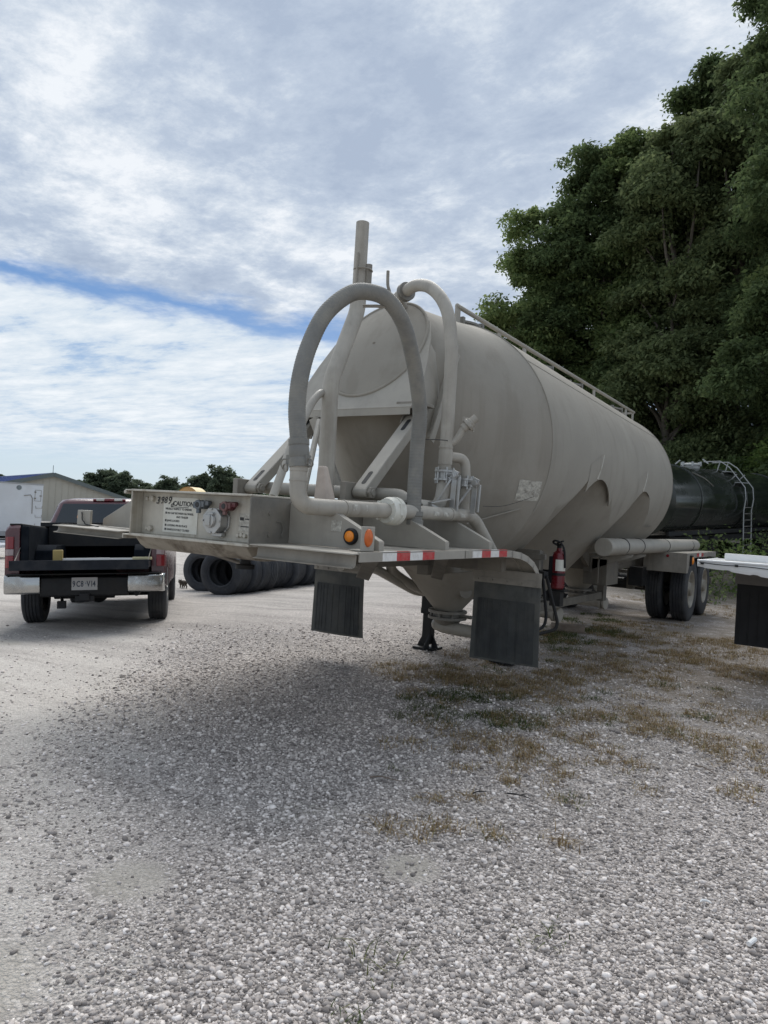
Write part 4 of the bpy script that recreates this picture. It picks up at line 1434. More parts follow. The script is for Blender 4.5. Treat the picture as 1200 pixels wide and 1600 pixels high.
def tyre_profile(R, W, n=40):
    """cross-section (radius, axial) of a truck tyre with four tread grooves"""
    h = W / 2
    p = [(R * .57, -h * .72), (R * .60, -h * .90), (R * .74, -h * 1.0), (R * .88, -h * .96), (R * .955, -h * .88), (R * .985, -h * .78)]
    for g in (-.48, -.16, .16, .48):
        p += [(R * .999, h * (g - .055)), (R * .972, h * (g - .045)), (R * .972, h * (g + .045)), (R * .999, h * (g + .055))]
    p += [(R * .985, h * .78), (R * .955, h * .88), (R * .88, h * .96), (R * .74, h * 1.0), (R * .60, h * .90), (R * .57, h * .72)]
    return p


def wheel(name, parent, c, ax, R, W, tm=None, rm=None, dish=.04, hub=True, n=48):
    c = Vector(c); ax = Vector(ax).normalized()
    t = MB().lathe(tyre_profile(R, W), c, ax, n)
    if hub:
        t.lathe([(R * .57, -W * .36), (R * .56, 0), (R * .57, W * .36)], c, ax, n)
    w = t.build(name, tm or tyre_m, parent, smooth=30)
    if hub:
        mb = MB()
        h = W / 2
        mb.lathe([(R * .585, h * .86), (R * .565, h * .90), (R * .54, h * .80), (R * .50, h * .45), (R * .42, h * .30 - dish * 0), (R * .30, h * .34), (R * .22, h * .62), (R * .20, h * .95), (R * .10, h * 1.02), (0, h * 1.03)], c, ax, 36)
        u = ax.orthogonal().normalized(); v = ax.cross(u)
        bolts(mb, [c + ax * (h * .33) + (u * math.cos(a) + v * math.sin(a)) * R * .33 for a in (2 * PI * k / 10 for k in range(10))], ax, R * .028, h * .16)
        mb.lathe([(R * .57, -h * .9), (R * .4, -h * .4), (0, -h * .4)], c, ax, 24)
        mb.build('rim', rm or rim_m, w, smooth=35)
    return w


def build_rear(T):
    for y in (9.30, 10.52):
        for sx in (1, -1):
            wheel('wheel', T, (sx * 1.10, y, .51), (sx, 0, 0), .51, .26)
            wheel('wheel', T, (sx * .74, y, .51), (-sx, 0, 0), .51, .26)
        mb = MB()
        mb.cyl((-.9, y, .51), (.9, y, .51), .065, n=16)
        mb.cyl((-.62, y, .51), (.62, y, .51), .09, n=12)
        mb.cyl((-.3, y - .25, .55), (-.3, y - .02, .55), .09, n=16)
        mb.cyl((.3, y - .25, .55), (.3, y - .02, .55), .09, n=16)
        mb.build('axle', blackp, T)
    mb = MB()
    for sx in (1, -1):
        mb.boxb(sx * .46 - .05, sx * .46 + .05, 6.3, 11.2, .82, 1.02)
        mb.boxb(sx * .46 - .045, sx * .46 + .045, 6.95, 7.1, .40, .82)
        for y in (8.6, 9.9):
            mb.boxb(sx * .46 - .05, sx * .46 + .05, y - .09, y + .06, .48, .82)
            mb.bar((sx * .46, y, .55), (sx * .46, y + .7, .48), .09, .05)
        mb.boxb(sx * .52 - .03, sx * .52 + .03, 8.0, 8.16, 1.0, 1.55)
        mb.bar((sx * .50, 3.85, .50), (sx * .46, 7.0, .48), .05, .09)
        mb.bar((sx * .46, 6.4, .9), (sx * .46, 5.8, 1.2), .05, .12)
    for y in (6.5, 8.1, 9.1, 11.1):
        mb.boxb(-.41, .41, y - .04, y + .04, .84, 1.0)
    mb.boxb(-.5, .5, 8.02, 8.14, 1.02, 1.2)
    mb.build('rear_frame', frame_dk, T, bevel=.004)
    mb = MB()
    for (x, y, z, r, l) in ((.2, 7.6, .78, .14, .5), (-.25, 7.6, .75, .14, .5)):
        mb.cyl((x, y, z), (x, y + l, z), r, n=20)
        mb.ball((x, y, z), r, 14, sc=(1, .35, 1)); mb.ball((x, y + l, z), r, 14, sc=(1, .35, 1))
    mb.build('air_tank', blackp, T)
    mb = MB()
    mb.boxb(.50, .70, 8.25, 8.55, .56, .84)
    mb.boxb(-.70, -.50, 8.25, 8.55, .56, .84)
    for k in range(4):
        mb.tube(spline([(.1 + .1 * k, 8.0, .80 - .03 * k), (.25, 8.4, .66 - .02 * k), (.2 + .08 * k, 8.8, .60), (.2, 9.2, .56)], 6), .014, 6)
    mb.build('brake_gear', blackp, T)
    # rear fenders with their front panels
    for sx in (1, -1):
        mb = MB()
        a, b = sorted((sx * .58, sx * 1.27))
        mb.boxb(a, b, 8.50, 11.25, 1.085, 1.093)
        mb.sheet([(8.50, .80), (8.495, .98), (8.50, 1.085)], 'x', a + (.07 if sx > 0 else 0), b - (0 if sx > 0 else .07), -.006)
        xa, xb = sorted((sx * 1.264, sx * 1.27))
        poly = [(8.5, .80), (8.62, .80), (8.68, .88), (8.80, .955), (8.98, 1.005), (9.3, 1.02), (9.92, 1.015), (10.5, 1.02), (11.25, 1.0), (11.25, 1.093), (8.5, 1.093)]
        mb.prism(poly, 'x', xa, xb)
        mb.boxb(a, b, 8.505, 8.62, .795, .803)
        f = mb.build('rear_fender', tan_dk, T, bevel=.002)  # duller tan than the nose fenders: shade of the surroundings put into the colour
        xa, xb = sorted((sx * 1.27, sx * 1.30))
        mb = MB().boxb(xa, xb, 8.72, 8.86, .90, 1.06)
        q = mb.build('lamp_bezel', blackp, f)
        MB().ball((sx * 1.30, 8.79, .98), .055, 14, sc=(.4, 1, 1.1)).build('marker_lamp', amber, q)
        for j in range(3):
            xa2, xb2 = sorted((sx * 1.2705, sx * 1.274))
            MB().boxb(xa2, xb2, 9.3 + .2 * j, 9.5 + .2 * j - .002, 1.03, 1.085).build('reflective_tape', tape_r if j % 2 == 0 else tape_w, f, smooth=0)
        MB().lathe([(.022, 0), (.022, .012), (.0, .016)], (sx * 1.0, 8.49, 1.04), (0, -1, 0), 14).build('marker_lamp', redlens, f)
    # hose tube carried along the driver's side
    mb = MB()
    p0 = Vector((.90, 5.45, 1.175)); p1 = Vector((.90, 11.2, 1.185))
    mb.cyl(p0, p1, .103, n=28)
    mb.lathe([(.0, -.012), (.10, -.012), (.108, -.006), (.108, .02), (.103, .02)], p0, (0, 1, 0), 28)
    tb = mb.build('hose_tube', tan, T)
    mb = MB()
    for y in (6.2, 7.0, 8.6, 10.6):
        mb.cyl((.90, y, 1.18), (.90, y + .03, 1.18), .106, n=28)
    mb.build('tube_strap', blackp, tb)
    mb = MB()
    for y in (6.35, 7.05):
        mb.prism([(.46, .84), (1.0, 1.05), (1.0, 1.072), (.46, 1.01)], 'y', y, y + .008)
        mb.boxb(.46, 1.0, y, y + .06, 1.066, 1.073)
    mb.boxb(.5, .95, 8.6, 8.68, 1.02, 1.075)
    mb.build('tube_bracket', tan, T)
    mb = MB()
    mb.tube(rounded([(-.25, 8.3, 1.38), (-.25, 11.0, 1.40), (-.22, 11.2, 1.25), (-.22, 11.2, 1.0)], .2), .03, 10)
    mb.cyl((-.25, 8.4, 1.05), (-.25, 8.4, 1.38), .02, n=8)
    mb.build('rear_handrail', tan, T)
    mb = MB().boxb(-.36, -.30, 8.28, 8.42, 1.39, 1.50)
    q = mb.build('lamp_bracket', tan, T)
    MB().ball((-.30, 8.30, 1.45), .04, 12, sc=(1, .6, 1)).build('marker_lamp', amber, q)
    # bumper
    mb = MB()
    mb.boxb(-1.2, 1.2, 11.3, 11.4, .5, .62)
    for sx in (1, -1): mb.bar((sx * .46, 11.2, .85), (sx * .46, 11.35, .55), .08, .08)
    mb.build('rear_bumper', frame_dk, T)
    # landing gear
    for sx in (1, -1):
        x = sx * .42 if sx < 0 else .46
        mb = MB()
        mb.boxb(x - .065, x + .065, 3.72, 3.86, .42, 1.15)
        mb.boxb(x - .05, x + .05, 3.74, 3.84, .06, .44)
        mb.boxb(x - .068, x + .068, 3.717, 3.863, .38, .44)
        lg = mb.build('landing_leg', blackp, T, bevel=.006)
        mb = MB()
        mb.boxb(x - .12, x + .12, 3.68, 3.90, .005, .03)
        for s2 in (-1, 1):
            mb.prism([(x + s2 * .049, .03), (x + s2 * .12, .03), (x + s2 * .11, .06), (x + s2 * .049, .17)], 'y', 3.78, 3.80)
        mb.prism([(3.70, .03), (3.58, .02), (3.60, .05), (3.72, .18)], 'x', x + .05, x + .065)
        mb.build('leg_foot', blackp, lg)
    mb = MB()
    mb.cyl((-.4, 3.79, .95), (.44, 3.79, .95), .03, n=10)
    mb.tube(rounded([(.50, 3.79, .95), (.95, 3.75, .95), (.97, 3.75, .8), (1.05, 3.72, .8)], .03), .014, 8)
    mb.bar((-.42, 3.79, 1.12), (.46, 3.79, 1.12), .14, .08)
    mb.build('landing_shaft', blackp, T)
    # folding step on the driver's side
    mb = MB()
    mb.tube(rounded([(1.12, 3.02, .96), (1.13, 3.05, .9), (1.21, 3.12, .56), (1.20, 3.11, .50), (1.05, 2.98, .44), (.98, 2.9, .44)], .06), .014, 10)
    mb.tube(rounded([(.95, 3.35, .96), (.96, 3.38, .9), (1.0, 3.42, .56), (.99, 3.40, .46), (.9, 3.3, .42)], .06), .014, 10)
    mb.bar((1.12, 3.02, .96), (.60, 3.5, .98), .04, .06)
    mb.build('side_step', blackp, T)
    mb = MB()
    mb.boxb(.55, .95, 3.30, 3.34, .78, 1.16)
    mb.bar((.5, 3.32, 1.1), (1.0, 3.32, 1.1), .05, .05)
    mb.boxb(.60, .86, 3.36, 3.64, .80, 1.14)
    mb.build('side_locker', frame_dk, T, bevel=.004)
    mb = MB()
    mb.boxb(.40, .70, 6.35, 6.9, .66, 1.0)
    mb.tube(rounded([(.72, 5.9, .72), (.72, 5.9, 1.02), (.72, 6.5, 1.06)], .06), .012, 8)
    mb.build('tool_locker', frame_dk, T, bevel=.004)


build_rear(trailer)

# fire extinguisher strapped to the trailer's side
def extinguisher():
    t = thing('fire_extinguisher', 'red fire extinguisher with a white label strapped beside the trailer hopper', 'fire extinguisher', (1.0, 3.66, .80))
    mb = MB()
    mb.lathe([(.0, 0), (.055, 0), (.064, .012), (.064, .30), (.055, .335), (.028, .355), (.022, .38), (0, .38)], (0, 0, 0), (0, 0, 1), 24)
    b = mb.build('cylinder', redp, t)
    rows = []
    for z in (.17, .275):
        rows.append([(.0652 * math.cos(a), .0652 * math.sin(a), z) for a in (R_(-95 + 100 * k / 10) for k in range(11))])
    MB().loft(rows, False, False).build('paper_label', label, b)
    mb = MB()
    mb.cyl((0, 0, .375), (0, 0, .42), .022, n=12)
    mb.bar((-.02, 0, .425), (.05, -.05, .45), .02, .01)
    mb.bar((-.02, 0, .405), (.04, -.045, .415), .02, .01)
    mb.tube(spline([(0, 0, .40), (-.05, -.03, .43), (-.02, -.06, .45), (.03, -.05, .43), (.06, -.03, .36), (.07, -.02, .2)], 6), .010, 8)
    mb.build('valve_head', blackp, t)
    mb = MB()
    mb.cyl((0, 0, .125), (0, 0, .15), .067, n=24)
    mb.boxb(-.02, .02, .05, .10, -.02, .36)
    mb.boxb(-.075, .075, -.02, .10, -.025, -.005)
    mb.boxb(-.075, -.02, -.05, .02, .05, .30)
    mb.boxb(-.05, .05, -.05, .05, -.16, -.025)
    mb.build('bracket', blackp, t)


extinguisher()


# ------------------------------------------------------------------ pickup
def rrect(x0, x1, y0, y1, z, r, n=5):
    out = []
    for cx, cy, a0 in ((x1 - r, y1 - r, 0), (x0 + r, y1 - r, 90), (x0 + r, y0 + r, 180), (x1 - r, y0 + r, 270)):
        for k in range(n + 1):
            a = R_(a0 + 90 * k / n)
            out.append((cx + r * math.cos(a), cy + r * math.sin(a), z))
    return out


def pickup():
    t = thing('pickup_truck', 'dark red pickup truck with its tailgate down and chrome rear bumper', 'pickup truck')
    right = Vector((.669, .743, .0535)).normalized()
    fwd = Vector((-.743, .669, -.0594)).normalized()
    up = right.cross(fwd).normalized()
    t.matrix_world = Matrix(((right.x, fwd.x, up.x, -5.44), (right.y, fwd.y, up.y, 3.35), (right.z, fwd.z, up.z, float(gz(-5.475, 3.325)) - .005), (0, 0, 0, 1))) @ Matrix.Diagonal((.955, 1, 1, 1))
    RW = .39

    def arch(cy, r, y0, y1, n=12):
        return [(cy + r * math.cos(PI - PI * k / n), .36 + r * math.sin(PI - PI * k / n)) for k in range(n + 1)]
    # bed sides with a slight bulge
    for sx in (-1, 1):
        prof = [(-1.16, .56)] + [p for p in arch(0, .47, 0, 0) if p[1] > .37] + [(.93, .48), (.93, 1.28), (.80, 1.30), (-1.13, 1.30), (-1.17, 1.26)]
        mb = MB()
        xs = [.80, .93, .965, .965, .93] if False else [(.80, 0), (.94, 0), (.972, -.02)]
        def ring(x, inset):
            return [(sx * x, p[0], p[1] - (inset if p[1] > 1.2 else 0)) for p in prof]
        n = len(prof)
        mb.loft([ring(.80, 0), ring(.925, 0), ring(.972, .05)], True, True)
        b = mb.build('bed_side', maroon, t, smooth=40, bevel=.006)
        mb = MB()
        mb.boxb(*sorted((sx * .79, sx * .93)), -1.13, .93, 1.298, 1.318)
        mb.build('rail_cap', blackp, b, bevel=.006)
        # inner liner and wheel well
        mb = MB()
        mb.boxb(*sorted((sx * .775, sx * .799)), -1.12, .93, .80, 1.30)
        mb.prism([(-.46, .80), (-.42, .98), (-.30, 1.06), (.30, 1.06), (.42, .98), (.46, .80)], 'x', *sorted((sx * .52, sx * .776)))
        mb.boxb(*sorted((sx * .70, sx * .80)), -1.14, -1.09, .80, 1.28)
        mb.build('bed_liner_side', liner, b, bevel=.01)
        # tail lamp: red, clear, red
        mb = MB()
        for z0, z1, mi in ((1.005, 1.155, 0), (.925, 1.003, 1), (.775, .923, 0)):
            ys = -1.17
            mb.prism([(sx * .865, ys - .03), (sx * .93, ys - .028), (sx * .972, ys + .01), (sx * .985, ys + .16), (sx * .96, ys + .16), (sx * .865, ys + .05)], 'z', z0, z1, mi)
        mb.build('tail_lamp', [redlens, pm('clear_lens', (.34, .27, .27), .2)], b, bevel=.006)
        mb = MB()
        mb.tube([(sx * .80, -1.14, 1.02), (sx * .78, -1.50, .86)], .006, 6)
        mb.build('tailgate_cable', steel_dk, b)
    # bed floor, bed front
    mb = MB()
    for k in range(9):
        x = -.79 + 1.58 * k / 9
        mb.boxb(x + .02, x + .155, -1.12, .92, .795, .825)
    mb.boxb(-.79, .79, -1.12, .92, .76, .80)
    mb.boxb(-.80, .80, .90, .94, .76, 1.30)
    mb.build('bed_floor', liner, t)
    mb = MB()
    mb.boxb(-.88, .88, .40, .90, 1.325, 1.385); mb.boxb(-.77, .77, .42, .88, 1.04, 1.325)
    mb.boxb(-.12, .12, .392, .40, 1.33, 1.36)
    mb.build('tool_box', blackp, t, bevel=.012)
    # tailgate lying open
    mb = MB()
    mb.boxb(-.80, .80, -1.66, -1.13, .775, .850)
    mb.boxb(-.80, .80, -1.685, -1.655, .755, .870)
    mb.boxb(-.70, .70, -1.60, -1.2, .85, .858)
    mb.build('tailgate', gate_m, t, bevel=.012)
    MB().boxb(-.14, .14, -1.5, -1.38, .768, .776).build('tailgate_handle', blackp, t)
    # bumper
    def bump(xs, mat, nm, y, z0, z1):
        mb = MB()
        rings = []
        for x, yo in xs:
            rings.append([(x, y + yo, z1), (x, y + yo - .05, z1 - .02), (x, y + yo - .065, (z0 + z1) / 2), (x, y + yo - .05, z0 + .015), (x, y + yo, z0), (x, y + yo + .12, z0), (x, y + yo + .12, z1)])
        mb.loft(rings)
        return mb.build(nm, mat, t, bevel=.008)
    for sx in (-1, 1):
        bump([(sx * .52, 0), (sx * .72, .0), (sx * .87, .02), (sx * .95, .07), (sx * .975, .16)], chrome, 'bumper_corner', -1.29, .46, .69)
    bump([(-.52, .02), (.52, .02)], blackp, 'bumper_step', -1.29, .42, .67)
    mb = MB(); mb.boxb(-.92, .92, -1.30, -1.18, .685, .705); mb.build('bumper_pad', blackp, t, bevel=.006)
    pl = MB(); pl.boxb(-.155, .155, -1.335, -1.328, .50, .655)
    plate = pl.build('number_plate', pm('plate_face', (.42, .41, .40), .5, 0, (6, .08)), t, bevel=.006)
    xf = Matrix.Translation((0, -1.3362, 0)) @ Matrix.Rotation(R_(90), 4, 'X')
    xf = Matrix.Translation((0, -1.3362, 0)) @ Matrix.Rotation(R_(90), 4, 'X') @ Matrix.Diagonal((.70, 1, 1, 1))
    text_mesh([(ch, x / .70, .543, .098, 0, .0022) for ch, x in (('9', -.143), ('C', -.098), ('8', -.046), ('V', .026), ('I', .078), ('4', .098))], 'lettering', pm('plate_ink', (.03, .04, .06), .5), plate, xf)
    MB().box((.016, -1.3365, .582), (.010, .002, .018)).build('plate_emblem', pm('plate_blue', (.10, .16, .24), .5), plate)
    # underbody
    mb = MB()
    for sx in (-1, 1):
        mb.boxb(sx * .48 - .04, sx * .48 + .04, -1.15, 3.9, .48, .62)
    mb.cyl((-.8, 0, .39), (.8, 0, .39), .05, n=12); mb.ball((0, 0, .39), .14, 14)
    mb.boxb(-.06, .06, -1.36, -1.1, .38, .46)
    mb.boxb(-.11, .11, -1.33, -1.26, .36, .43)
    mb.cyl((.62, -1.2, .44), (.62, -.3, .46), .035, n=10)
    mb.tube([(-.35, -.9, .5), (-.3, -1.1, .34), (-.3, -1.15, .28)], .02, 8)
    mb.boxb(-.35, -.25, -1.18, -1.1, .27, .36)
    mb.cyl((-.45, -.75, .56), (.3, -.75, .56), .2, n=18)
    mb.boxb(-.7, .7, 1.0, 3.6, .45, .6)
    mb.build('chassis', blackp, t)
    # wheels
    for y in (0, 3.64):
        for sx in (-1, 1):
            wheel('wheel', t, (sx * .835, y, RW), (sx, 0, 0), RW, .27, tyre_m, chrome, n=40)
    # cab and nose
    mb = MB()
    prof = [(.98, .48), (3.14, .46)] + [p for p in arch(3.64, .48, 0, 0) if p[1] > .37] + [(4.15, .46), (4.62, .52), (4.66, .80), (4.60, 1.04), (4.45, 1.10), (3.35, 1.20), (3.30, 1.27), (.98, 1.27)]
    mb.loft([[(-.965, p[0], p[1]) for p in prof], [(-.90, p[0], p[1] + (.0 if p[1] < 1 else .02)) for p in prof], [(.90, p[0], p[1] + (.0 if p[1] < 1 else .02)) for p in prof], [(.965, p[0], p[1]) for p in prof]])
    body = mb.build('cab_body', maroon, t, smooth=40, bevel=.01)
    rings = [rrect(-.945, .945, .985, 3.42, 1.27, .10), rrect(-.90, .90, 1.00, 3.28, 1.36, .10), rrect(-.775, .775, 1.10, 2.86, 1.70, .12), rrect(-.735, .735, 1.17, 2.74, 1.765, .14), rrect(-.62, .62, 1.35, 2.55, 1.80, .2), rrect(-.3, .3, 1.6, 2.3, 1.81, .15)]
    mb = MB().loft(rings)
    g = mb.build('cab_roof', maroon, t, smooth=50)
    def slab(c4, off, name, mat, par):
        c4 = [Vector(c) for c in c4]; nrm = (c4[1] - c4[0]).cross(c4[3] - c4[0]).normalized() * off
        m_ = MB().add([c + nrm for c in c4] + [c for c in c4], [(0, 1, 2, 3), (7, 6, 5, 4), (0, 4, 5, 1), (1, 5, 6, 2), (2, 6, 7, 3), (3, 7, 4, 0)])
        return m_.build(name, mat, par, bevel=.003)
    slab([(-.80, 1.000, 1.365), (.80, 1.000, 1.365), (.685, 1.090, 1.695), (-.685, 1.090, 1.695)], .012, 'rear_window', glass_dk, g)
    for sx in (-1, 1):
        a = [(sx * .897, 1.18, 1.375), (sx * .897, 3.05, 1.375), (sx * .79, 2.70, 1.675), (sx * .79, 1.26, 1.675)]
        if sx < 0: a = [a[1], a[0], a[3], a[2]]
        slab(a, .014, 'side_window', glass_dk, g)
        mb = MB(); mb.box((sx * 1.07, 2.95, 1.42), (.20, .09, .2)); mb.box((sx * .97, 2.97, 1.36), (.12, .04, .04))
        mb.build('wing_mirror', blackp, t, bevel=.02)
    slab([(.80, 3.30, 1.35), (-.80, 3.30, 1.35), (-.69, 2.90, 1.68), (.69, 2.90, 1.68)], .012, 'windscreen', glass_dk, g)
    mb = MB()
    mb.boxb(-.20, -.075, 1.125, 1.18, 1.745, 1.780, 1); mb.boxb(.075, .20, 1.125, 1.18, 1.745, 1.78, 1); mb.boxb(-.074, .074, 1.122, 1.18, 1.745, 1.782, 0); mb.boxb(-.25, -.201, 1.13, 1.18, 1.75, 1.778, 0); mb.boxb(.201, .25, 1.13, 1.18, 1.75, 1.778, 0)
    mb.build('high_brake_lamp', [redlens, label], g, bevel=.006)
    mb = MB()
    for sx in (-1, 1): mb.boxb(*sorted((sx * .62, sx * .92)), 4.60, 4.66, .84, 1.0)
    mb.build('headlamp', pm('clear_lens', (.34, .27, .27), .2), t, bevel=.01)
    return t


truck = pickup()
MW = truck.matrix_world.copy()


def in_bed(name, label_, cat, x, y, z, rz, fn):
    o = thing(name, label_, cat)
    o.matrix_world = MW @ Matrix.Translation((x, y, z)) @ Matrix.Rotation(rz, 4, 'Z')
    fn(o)
    return o


def _level(o):
    MB().boxb(-.20, .36, -.012, .012, 0, .03).build('handle', white, o, bevel=.004)
    mb = MB().boxb(-.30, -.19, -.05, .05, -.005, .13)
    mb.build('head', pm('yellow_plastic', (.34, .26, .09), .6), o, bevel=.01)


def _bar(o):
    MB().boxb(-.3, .3, -.015, .015, 0, .025).build('shaft', white, o, bevel=.004)
    MB().boxb(.28, .52, -.03, .03, 0, .035).build('grip', pm('pale_yellow', (.55, .50, .30), .5), o, bevel=.006)


in_bed('hand_tool', 'white handled tool with a yellow block head lying on the open tailgate', 'hand tool', -.05, -1.45, .862, .05, _level)
in_bed('hand_tool', 'white bar with a pale yellow grip lying across the pickup tailgate', 'hand tool', .30, -1.30, .862, -.1, _bar)


# ------------------------------------------------------------------ heap of tyres, standing on edge in two rows
def tyres():
    R, W = .50, .29
    mesh = None
    ax = Vector((-.26, .966, 0)).normalized()
    rr = random.Random(9)
    rows = [((-7.79, 8.03), 17, 'long'), ((-9.25, 8.72), 7, 'short')]
    for (sx, sy), n, nm in rows:
        s = 0
        for k in range(n):
            x = sx + ax.x * s + rr.gauss(0, .07); y = sy + ax.y * s
            s += W + rr.uniform(.0, .03)
            if mesh is None:
                mb = MB()
                prof = tyre_profile(R, W)
                mb.lathe(prof, (0, 0, 0), (0, 1, 0), 56)
                mb.lathe([(R * .57, -W * .36), (R * .60, -W * .34), (R * .80, -W * .40), (R * .91, -W * .3), (R * .92, W * .3), (R * .80, W * .40), (R * .60, W * .34), (R * .57, W * .36)], (0, 0, 0), (0, 1, 0), 56)
                for q in (.66, .70, .78):
                    mb.torus((0, -W * .49, 0), (0, 1, 0), R * q, .004, 48, 4)
                o = mb.build('tyre', oldtyre, None, smooth=30)
                mesh = o.data
                tag(o, 'worn black truck tyre standing first in the long row, hollow side showing', 'tyre', 'stacked used tyres')
            else:
                o = bpy.data.objects.new('tyre', mesh)
                COL.objects.link(o)
                if nm == 'short' and k == 0:
                    lb = 'black truck tyre standing first in the short row, farther left behind the pickup'
                elif nm == 'short':
                    lb = 'black truck tyre standing in the short row behind its first tyre'
                elif k == 5:
                    lb = 'scuffed truck tyre turned askew partway along the long row'
                elif k == n - 1:
                    lb = 'last black truck tyre at the far end of the long row'
                else:
                    lb = 'black truck tyre standing within the long row, pressed between other tyres'
                tag(o, lb, 'tyre', 'stacked used tyres')
            yaw = math.atan2(-ax.x, ax.y) + (rr.gauss(0, .05) if k != 5 else -.45)
            o.rotation_euler = (rr.gauss(0, .03) if k != 5 else .1, rr.uniform(0, 6.28), yaw)
            o.rotation_mode = 'ZXY' if False else 'XYZ'
            # spin about the tyre's own axle first, then lean and turn
            M = Matrix.Rotation(yaw, 4, 'Z') @ Matrix.Rotation(rr.gauss(0, .05), 4, 'X') @ Matrix.Rotation(rr.uniform(0, 6.28), 4, 'Y')
            sc = .98 + .04 * rr.random()
            M = Matrix.Translation((x, y, float(gz(x, y)) + R * sc - .015)) @ M @ Matrix.Scale(sc, 4)
            o.matrix_world = M


tyres()


# ------------------------------------------------------------------ kitten
def kitten():
    bm = bmesh.new()
    V = {}
    def v(n, x, y, z): V[n] = (bm.verts.new((x, y, z)), n)
    pts = dict(pelvis=(0, -.085, .145), spine=(0, -.03, .155), chest=(0, .045, .145), neck=(0, .085, .165), head=(0, .115, .180), muzz=(0, .147, .168),
               earL=(-.030, .105, .215), earLt=(-.036, .100, .240), earR=(.030, .105, .215), earRt=(.036, .100, .240),
               shL=(-.034, .05, .12), elL=(-.036, .042, .075), wrL=(-.036, .055, .028), pawL=(-.036, .070, .012),
               shR=(.034, .05, .12), elR=(.036, .032, .075), wrR=(.036, .038, .028), pawR=(.036, .053, .012),
               hipL=(-.036, -.085, .12), knL=(-.042, -.055, .085), hkL=(-.042, -.105, .050), fL=(-.042, -.092, .012), tL=(-.042, -.072, .011),
               hipR=(.036, -.085, .12), knR=(.042, -.062, .085), hkR=(.042, -.118, .050), fR=(.042, -.105, .012), tR=(.042, -.085, .011),
               tail1=(0, -.125, .155), tail2=(0, -.165, .15), tail3=(.01, -.20, .17), tail4=(.015, -.215, .20))
    rad = dict(pelvis=.046, spine=.050, chest=.046, neck=.034, head=.040, muzz=.018, earL=.014, earLt=.004, earR=.014, earRt=.004,
               shL=.022, elL=.017, wrL=.013, pawL=.014, shR=.022, elR=.017, wrR=.013, pawR=.014,
               hipL=.030, knL=.024, hkL=.014, fL=.013, tL=.013, hipR=.030, knR=.024, hkR=.014, fR=.013, tR=.013, tail1=.018, tail2=.015, tail3=.014, tail4=.007)
    names = list(pts)
    vs = {n: bm.verts.new(pts[n]) for n in names}
    for a, b in (('pelvis', 'spine'), ('spine', 'chest'), ('chest', 'neck'), ('neck', 'head'), ('head', 'muzz'), ('head', 'earL'), ('earL', 'earLt'), ('head', 'earR'), ('earR', 'earRt'),
                 ('chest', 'shL'), ('shL', 'elL'), ('elL', 'wrL'), ('wrL', 'pawL'), ('chest', 'shR'), ('shR', 'elR'), ('elR', 'wrR'), ('wrR', 'pawR'),
                 ('pelvis', 'hipL'), ('hipL', 'knL'), ('knL', 'hkL'), ('hkL', 'fL'), ('fL', 'tL'), ('pelvis', 'hipR'), ('hipR', 'knR'), ('knR', 'hkR'), ('hkR', 'fR'), ('fR', 'tR'),
                 ('pelvis', 'tail1'), ('tail1', 'tail2'), ('tail2', 'tail3'), ('tail3', 'tail4')):
        bm.edges.new((vs[a], vs[b]))
    me = bpy.data.meshes.new('kitten')
    bm.verts.index_update()
    order = [vs[n].index for n in names]
    bm.to_mesh(me); bm.free()
    fur = pm('tabby_fur', (.075, .062, .052), .9, 0, (60, .5), ((.17, .14, .115), 38, .6), None, (220, .6))
    me.materials.append(fur)
    o = bpy.data.objects.new('kitten', me)
    COL.objects.link(o)
    sk = o.modifiers.new('skin', 'SKIN')
    sv = me.skin_vertices[0].data
    for n, i in zip(names, order):
        sv[i].radius = (rad[n] * 1.15, rad[n] * 1.15)
        sv[i].use_root = (n == 'pelvis')
    sb = o.modifiers.new('sub', 'SUBSURF'); sb.levels = 2; sb.render_levels = 2
    x, y = -10.28, 9.07
    o.location = (x, y, float(gz(x, y)))
    o.rotation_euler = (0, 0, R_(180 + 8))
    tag(o, 'small fluffy dark tabby kitten walking beside the used tyres', 'kitten')
    mb = MB()
    for s in (-1, 1): mb.ball((s * .017, .148, .186), .0065, 8)
    mb.ball((0, .166, .172), .005, 8)
    mb.build('eyes', pm('cat_eye', (.25, .24, .10), .2), o)
    mb = MB(); mb.ball((0, .150, .162), .015, 10, sc=(1.1, .8, .75)); mb.build('muzzle', pm('pale_fur', (.34, .30, .27), .9, 0, (80, .2)), o)


kitten()


def bird(px_, label_, rz):
    o = thing('bird', label_, 'bird', px_, rz, 'birds in the sky')
    mb = MB()
    rings = []
    for y, r in ((-.32, .005), (-.22, .05), (-.05, .085), (.12, .075), (.22, .045), (.27, .035), (.32, .005)):
        rings.append([(r * math.cos(a), y, r * .8 * math.sin(a)) for a in (2 * PI * k / 10 for k in range(10))])
    mb.loft(rings)
    for s in (-1, 1):
        a = [(s * .05, .12, .03), (s * .40, .16, .20), (s * .82, -.02, .13), (s * .40, -.08, .17), (s * .05, -.12, .03)]
        mb.add(a + [(p[0], p[1], p[2] - .012) for p in a], [(0, 1, 2, 3, 4), (9, 8, 7, 6, 5)] + [(k, (k + 1) % 5, (k + 1) % 5 + 5, k + 5) for k in range(5)])
    mb.add([(-.03, -.28, 0), (.03, -.28, 0), (.09, -.48, .01), (-.09, -.48, .01)], [(0, 1, 2, 3)])
    mb.build('body', blackp, o)


bird((-97.0, 76.3, 92.6), 'small dark bird flying in the cloud, lower of the two', .6)
bird((-87.0, 80.0, 97.6), 'small dark bird flying in the cloud, upper of the two', 1.1)


